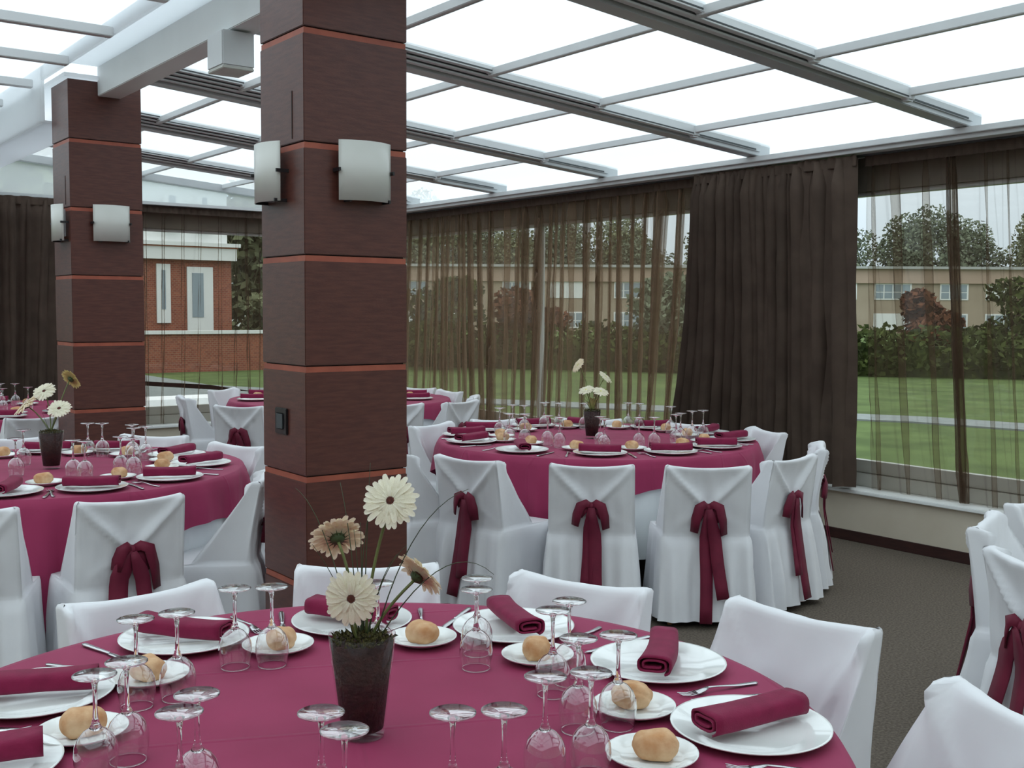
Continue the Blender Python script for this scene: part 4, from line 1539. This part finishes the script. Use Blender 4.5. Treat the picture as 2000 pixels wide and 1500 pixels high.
root = empty('leafy_filler', (mx, my, ZM))
tag(root, 'pale green leaves in the mouth of the pot on the window table', 'foliage')
r_ = random.Random(12)
for q in range(12):
    a_ = 2 * PI * q / 12
    mb = MB()
    e_ = Vector((math.cos(a_), math.sin(a_), 0))
    h_ = r_.uniform(0.05, 0.10)
    ribbon(mb, [e_ * 0.01, e_ * 0.018 + Vector((0, 0, h_ * 0.5)), e_ * 0.034 + Vector((0, 0, h_)), e_ * 0.05 + Vector((0, 0, h_ * 1.05))], 0.014, 0.001,
           (-e_.y, e_.x, 0), [0.004, 0.012, 0.012, 0.003])
    mb.build('leaf', M['palegreen'], root, True)

# ------------------------------------------------------------------ outside
struct('ground', MB().box(XW + 0.3, 170, -120, 190, GZ - 0.3, GZ).box(-90, XW + 0.3, YW + 0.3, 190, GZ - 0.3, GZ), M['lawn'])
pp = [(7.9, 30.0), (10.2, 24.5), (12.51, 19.34), (15.31, 14.65), (17.3, 11.0), (18.1, 7.0), (18.6, 2.0), (18.9, -8.0)]
v, f = [], []
for i, (x, y) in enumerate(pp):
    a = Vector(pp[max(i - 1, 0)])
    b = Vector(pp[min(i + 1, len(pp) - 1)])
    t = (b - a).normalized()
    n = Vector((-t.y, t.x)) * 0.55
    for z in (GZ, GZ + 0.03):
        v += [(x - n.x, y - n.y, z), (x + n.x, y + n.y, z)]
for i in range(len(pp) - 1):
    o_ = i * 4
    f += [(o_ + 2, o_ + 3, o_ + 7, o_ + 6), (o_, o_ + 2, o_ + 6, o_ + 4), (o_ + 1, o_ + 5, o_ + 7, o_ + 3)]
tag(mesh_obj('garden_path', v, f, M['path']), 'pale gravel path crossing the lawn outside the windows', 'path')['kind'] = 'structure'

def leafy(mb, c, r, n, size, rnd, flat=1.0):
    for _ in range(n):
        while True:
            p = Vector((rnd.uniform(-1, 1), rnd.uniform(-1, 1), rnd.uniform(-1, 1)))
            if 0.3 < p.length < 1:
                break
        q = Vector(c) + Vector((p.x * r[0], p.y * r[1], p.z * r[2]))
        a = Vector((rnd.uniform(-1, 1), rnd.uniform(-1, 1), rnd.uniform(-1, 1))).normalized() * size * rnd.uniform(0.6, 1.4)
        b = a.cross(Vector((rnd.uniform(-1, 1), rnd.uniform(-1, 1), rnd.uniform(-1, 1)))).normalized() * size * rnd.uniform(0.4, 0.9)
        mb.add([q - a, q - b * 0.8, q + a, q + b], [(0, 1, 2, 3)])

def tree(x, y, h, w, mat, label, seed, lobes=9, n=260, size=None, z0=None, trunk=0.12, group=None, crown_from=0.25, name='tree'):
    z0 = GZ if z0 is None else z0
    rnd = random.Random(seed)
    root = empty(name, (x, y, z0))
    tag(root, label, 'tree' if name == 'tree' else 'shrub', group)
    size = size or w * 0.07
    MB().tube([(0, 0, 0), (0.02 * h, 0, h * 0.4), (0, 0.02 * h, h * 0.85)], [trunk * w * 0.5, trunk * w * 0.35, trunk * w * 0.08], 8).build('trunk', M['bark'], root, True)
    mb = MB()
    for i in range(lobes):
        t = (i + 0.5) / lobes
        zz = h * (crown_from + (0.92 - crown_from) * t)
        rad = w * 0.5 * math.sin(PI * (0.25 + 0.58 * t)) ** 0.6
        a = rnd.uniform(0, 6.28)
        c = (math.cos(a) * rad * 0.45, math.sin(a) * rad * 0.45, zz)
        leafy(mb, c, (rad * 0.75, rad * 0.75, h * 0.17), n, size, rnd)
    o = mb.build('crown', mat, root)
    return root

# hedge along the far edge of the lawn
hp = [(17.6, 34.2), (19.99, 31.3), (24.6, 24.3), (29.2, 18.9), (31.6, 15.5), (36.0, 7.0), (39.0, -4.0)]
rnd = random.Random(9)
mb = MB()
core = MB()
for i in range(len(hp) - 1):
    a, b = Vector(hp[i]), Vector(hp[i + 1])
    L = (b - a).length
    nseg = int(L / 0.9)
    for j in range(nseg):
        p = a + (b - a) * (j + rnd.random()) / nseg
        hh = rnd.uniform(1.25, 1.55)
        leafy(mb, (p.x, p.y, GZ + hh * 0.5), (1.1, 1.1, hh * 0.58), 420, 0.12, rnd)
    t = (b - a).normalized()
    nn = Vector((-t.y, t.x)) * 0.35
    q = [a - nn, a + nn, b + nn, b - nn]
    core.add([(p.x, p.y, GZ) for p in q] + [(p.x, p.y, GZ + 0.9) for p in q], [(0, 3, 2, 1), (4, 5, 6, 7), (0, 1, 5, 4), (1, 2, 6, 5), (2, 3, 7, 6), (3, 0, 4, 7)])
root = empty('hedge', (0, 0, 0))
tag(root, 'clipped green hedge running behind the lawn outside the window wall', 'hedge')
core.build('inner_growth', M['hedge'], root)
o = mb.build('foliage', M['hedge'], root)

SH = 'shrubs and small trees by the hedge'
for i, (x, y, h, w, mt, lab) in enumerate([
    (16.4, 36.0, 2.4, 3.4, 'leaf2', 'rounded olive shrub behind the far end of the hedge'),
    (19.2, 29.2, 2.9, 3.0, 'hedge', 'dark green shrub in front of the hedge, left of the white mullion'),
    (22.0, 28.4, 2.6, 2.6, 'leaf3', 'reddish shrub behind the hedge near the white mullion'),
    (25.6, 25.0, 3.1, 3.2, 'leaf1', 'dark bushy shrub behind the hedge, seen through the middle sheer curtain'),
    (27.5, 22.6, 2.7, 2.4, 'leaf3', 'rust coloured shrub behind the hedge, just left of the gathered curtain'),
    (31.9, 20.2, 2.6, 1.9, 'leaf3', 'reddish shrub rising over the hedge in the right window'),
    (34.6, 18.6, 3.0, 4.2, 'hedge', 'broad green shrub rising over the hedge at the right edge')]):
    tree(x, y, h, w, M[mt], lab, 50 + i, lobes=6, n=420, size=0.13, crown_from=0.18, group=SH, name='shrub')
# row of tall trees behind the long building
rnd = random.Random(21)
line_a, line_b = Vector((40.0, 130.0)), Vector((135.0, 40.0))
NTR = 26
tp_ = []
for q in range(4):
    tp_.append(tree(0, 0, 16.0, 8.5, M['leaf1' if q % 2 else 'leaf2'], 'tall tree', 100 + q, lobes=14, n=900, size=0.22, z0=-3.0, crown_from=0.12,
                    group='tall trees behind the long building'))
for i in range(NTR):
    t = i / (NTR - 1)
    p = line_a + (line_b - line_a) * t
    h = rnd.uniform(14.5, 18.0) if i % 3 else rnd.uniform(12.5, 15)
    loc = (p.x + rnd.uniform(-2, 2), p.y + rnd.uniform(-2, 2), -3.0)
    q = rnd.randrange(4) if i > 3 else i
    o = tp_[q] if i < 4 else dup(tp_[q], loc)
    o.location = loc
    o.rotation_euler = (0, 0, rnd.uniform(0, 6.28))
    k = h / 16.0
    o.scale = (rnd.uniform(0.8, 1.1), rnd.uniform(0.8, 1.1), k)
    tag(o, 'tall tree behind the long building, %s from the left of the row' % ORD[i], 'tree')

# long two-storey building
A, B = Vector((38.0, 97.2)), Vector((112.0, 41.5))
root = empty('long_building', (A.x, A.y, -3.0))
tag(root, 'long tan building with rows of white windows beyond the hedge', 'building')
L = (B - A).length
ang = math.atan2(B.y - A.y, B.x - A.x)
root.rotation_euler = (0, 0, ang)
MB().box(0, L, 0, 9, 0, 7.25).build('wall', M['bwall'], root)
MB().box(-0.2, L + 0.2, -0.25, 9.2, 7.25, 8.55).build('fascia', M['bband'], root)
MB().box(-0.4, L + 0.4, -0.6, 9.4, 8.55, 8.78).build('roof_edge', M['broof'], root)
k = 0
for zz in (5.75, 3.0):
    x = 1.5
    while x < L - 4:
        w = 2.6 if k % 3 else 3.4
        fr = MB().box(x, x + w, -0.08, 0.02, zz, zz + 1.5)
        wo = fr.build('window_frame', M['bwin'], root)
        g = MB()
        npn = 3 if k % 3 else 4
        for q in range(npn):
            gx = x + 0.12 + q * (w - 0.16) / npn
            g.box(gx, gx + (w - 0.16) / npn - 0.12, -0.10, -0.08, zz + 0.12, zz + 0.66)
            g.box(gx, gx + (w - 0.16) / npn - 0.12, -0.10, -0.08, zz + 0.74, zz + 1.38)
        if k % 4 != 2:
            g.build('window_panes', M['bglass'], wo)
        x += w + (1.6 if k % 2 else 2.6)
        k += 1

# brick house with white doors seen through the end wall window
YF = 35.0
root = empty('brick_house', (8.0, YF, GZ))
tag(root, 'red brick house with white doors and cornice beyond the end wall', 'building')
dz = -GZ
def fb(mb, x0, x1, y0, y1, z0, z1):
    return mb.box(x0 - 8, x1 - 8, y0 - YF, y1 - YF, z0 + dz, z1 + dz)
fb(MB(), 4.0, 14.55, YF, YF + 8, GZ, 3.16).build('wall', M['brick'], root)
fb(MB(), 4.0, 14.50, YF + 0.2, YF + 8, 3.72, 6.2).build('upper_wall', M['bwin'], root)
fb(fb(MB(), 3.9, 14.65, YF - 0.25, YF + 8, 3.16, 3.56), 3.9, 14.75, YF - 0.35, YF + 8, 3.60, 3.72).build('cornice', M['bwin'], root)
fb(MB(), 3.9, 14.68, YF - 0.28, YF + 8, 3.56, 3.60).build('cornice_tiles', M['tile'], root)
for (x0, x1, z0, z1, nm) in [(12.02, 12.47, 1.11, 3.01, 'white_window'), (13.02, 13.89, 0.85, 2.94, 'white_door'), (10.2, 10.9, 1.11, 3.01, 'white_window'),
                             (12.3, 12.9, 4.1, 5.4, 'upper_window'), (13.4, 13.9, 4.1, 5.4, 'upper_window')]:
    d = fb(MB(), x0, x1, YF - 0.06, YF, z0, z1).build(nm, M['bwin'], root)
    fb(MB(), x0 + 0.16, x0 + (x1 - x0) * 0.62, YF - 0.08, YF - 0.06, z0 + 0.45, z1 - 0.2).build('glass', M['bglass'], d)
root = empty('terrace_wall', (8.0, 32.0, GZ))
tag(root, 'low red brick terrace wall with white coping in front of the brick house', 'wall')
def fb2(mb, x0, x1, y0, y1, z0, z1):
    return mb.box(x0 - 8, x1 - 8, y0 - 32, y1 - 32, z0 + dz, z1 + dz)
fb2(MB(), 12.0 - 1.6, 15.9, 32.0, 32.3, GZ, 0.82).build('brick_panel', M['brick'], root)
fb2(MB(), 12.0 - 1.7, 16.0, 31.92, 32.38, 0.82, 0.92).build('coping', M['bwin'], root)
tag(MB().box(2.0, 10.2, YW + 0.31, 31.0, GZ, GZ + 0.03).build('terrace_paving', M['path']), 'pale paving between the end wall and the brick house', 'paving')['kind'] = 'structure'
root = empty('garden_steps', (6.6, 17.5, GZ))
tag(root, 'pale stone steps with a white ledge just outside the end wall window', 'steps')
MB().box(-1.8, 1.0, 0, 0.8, 0, 0.42).build('upper_step', M['white'], root, bevel=0.02)
MB().box(-2.1, 1.5, -0.5, 0.0, 0, 0.18).build('lower_step', M['white'], root, bevel=0.02)
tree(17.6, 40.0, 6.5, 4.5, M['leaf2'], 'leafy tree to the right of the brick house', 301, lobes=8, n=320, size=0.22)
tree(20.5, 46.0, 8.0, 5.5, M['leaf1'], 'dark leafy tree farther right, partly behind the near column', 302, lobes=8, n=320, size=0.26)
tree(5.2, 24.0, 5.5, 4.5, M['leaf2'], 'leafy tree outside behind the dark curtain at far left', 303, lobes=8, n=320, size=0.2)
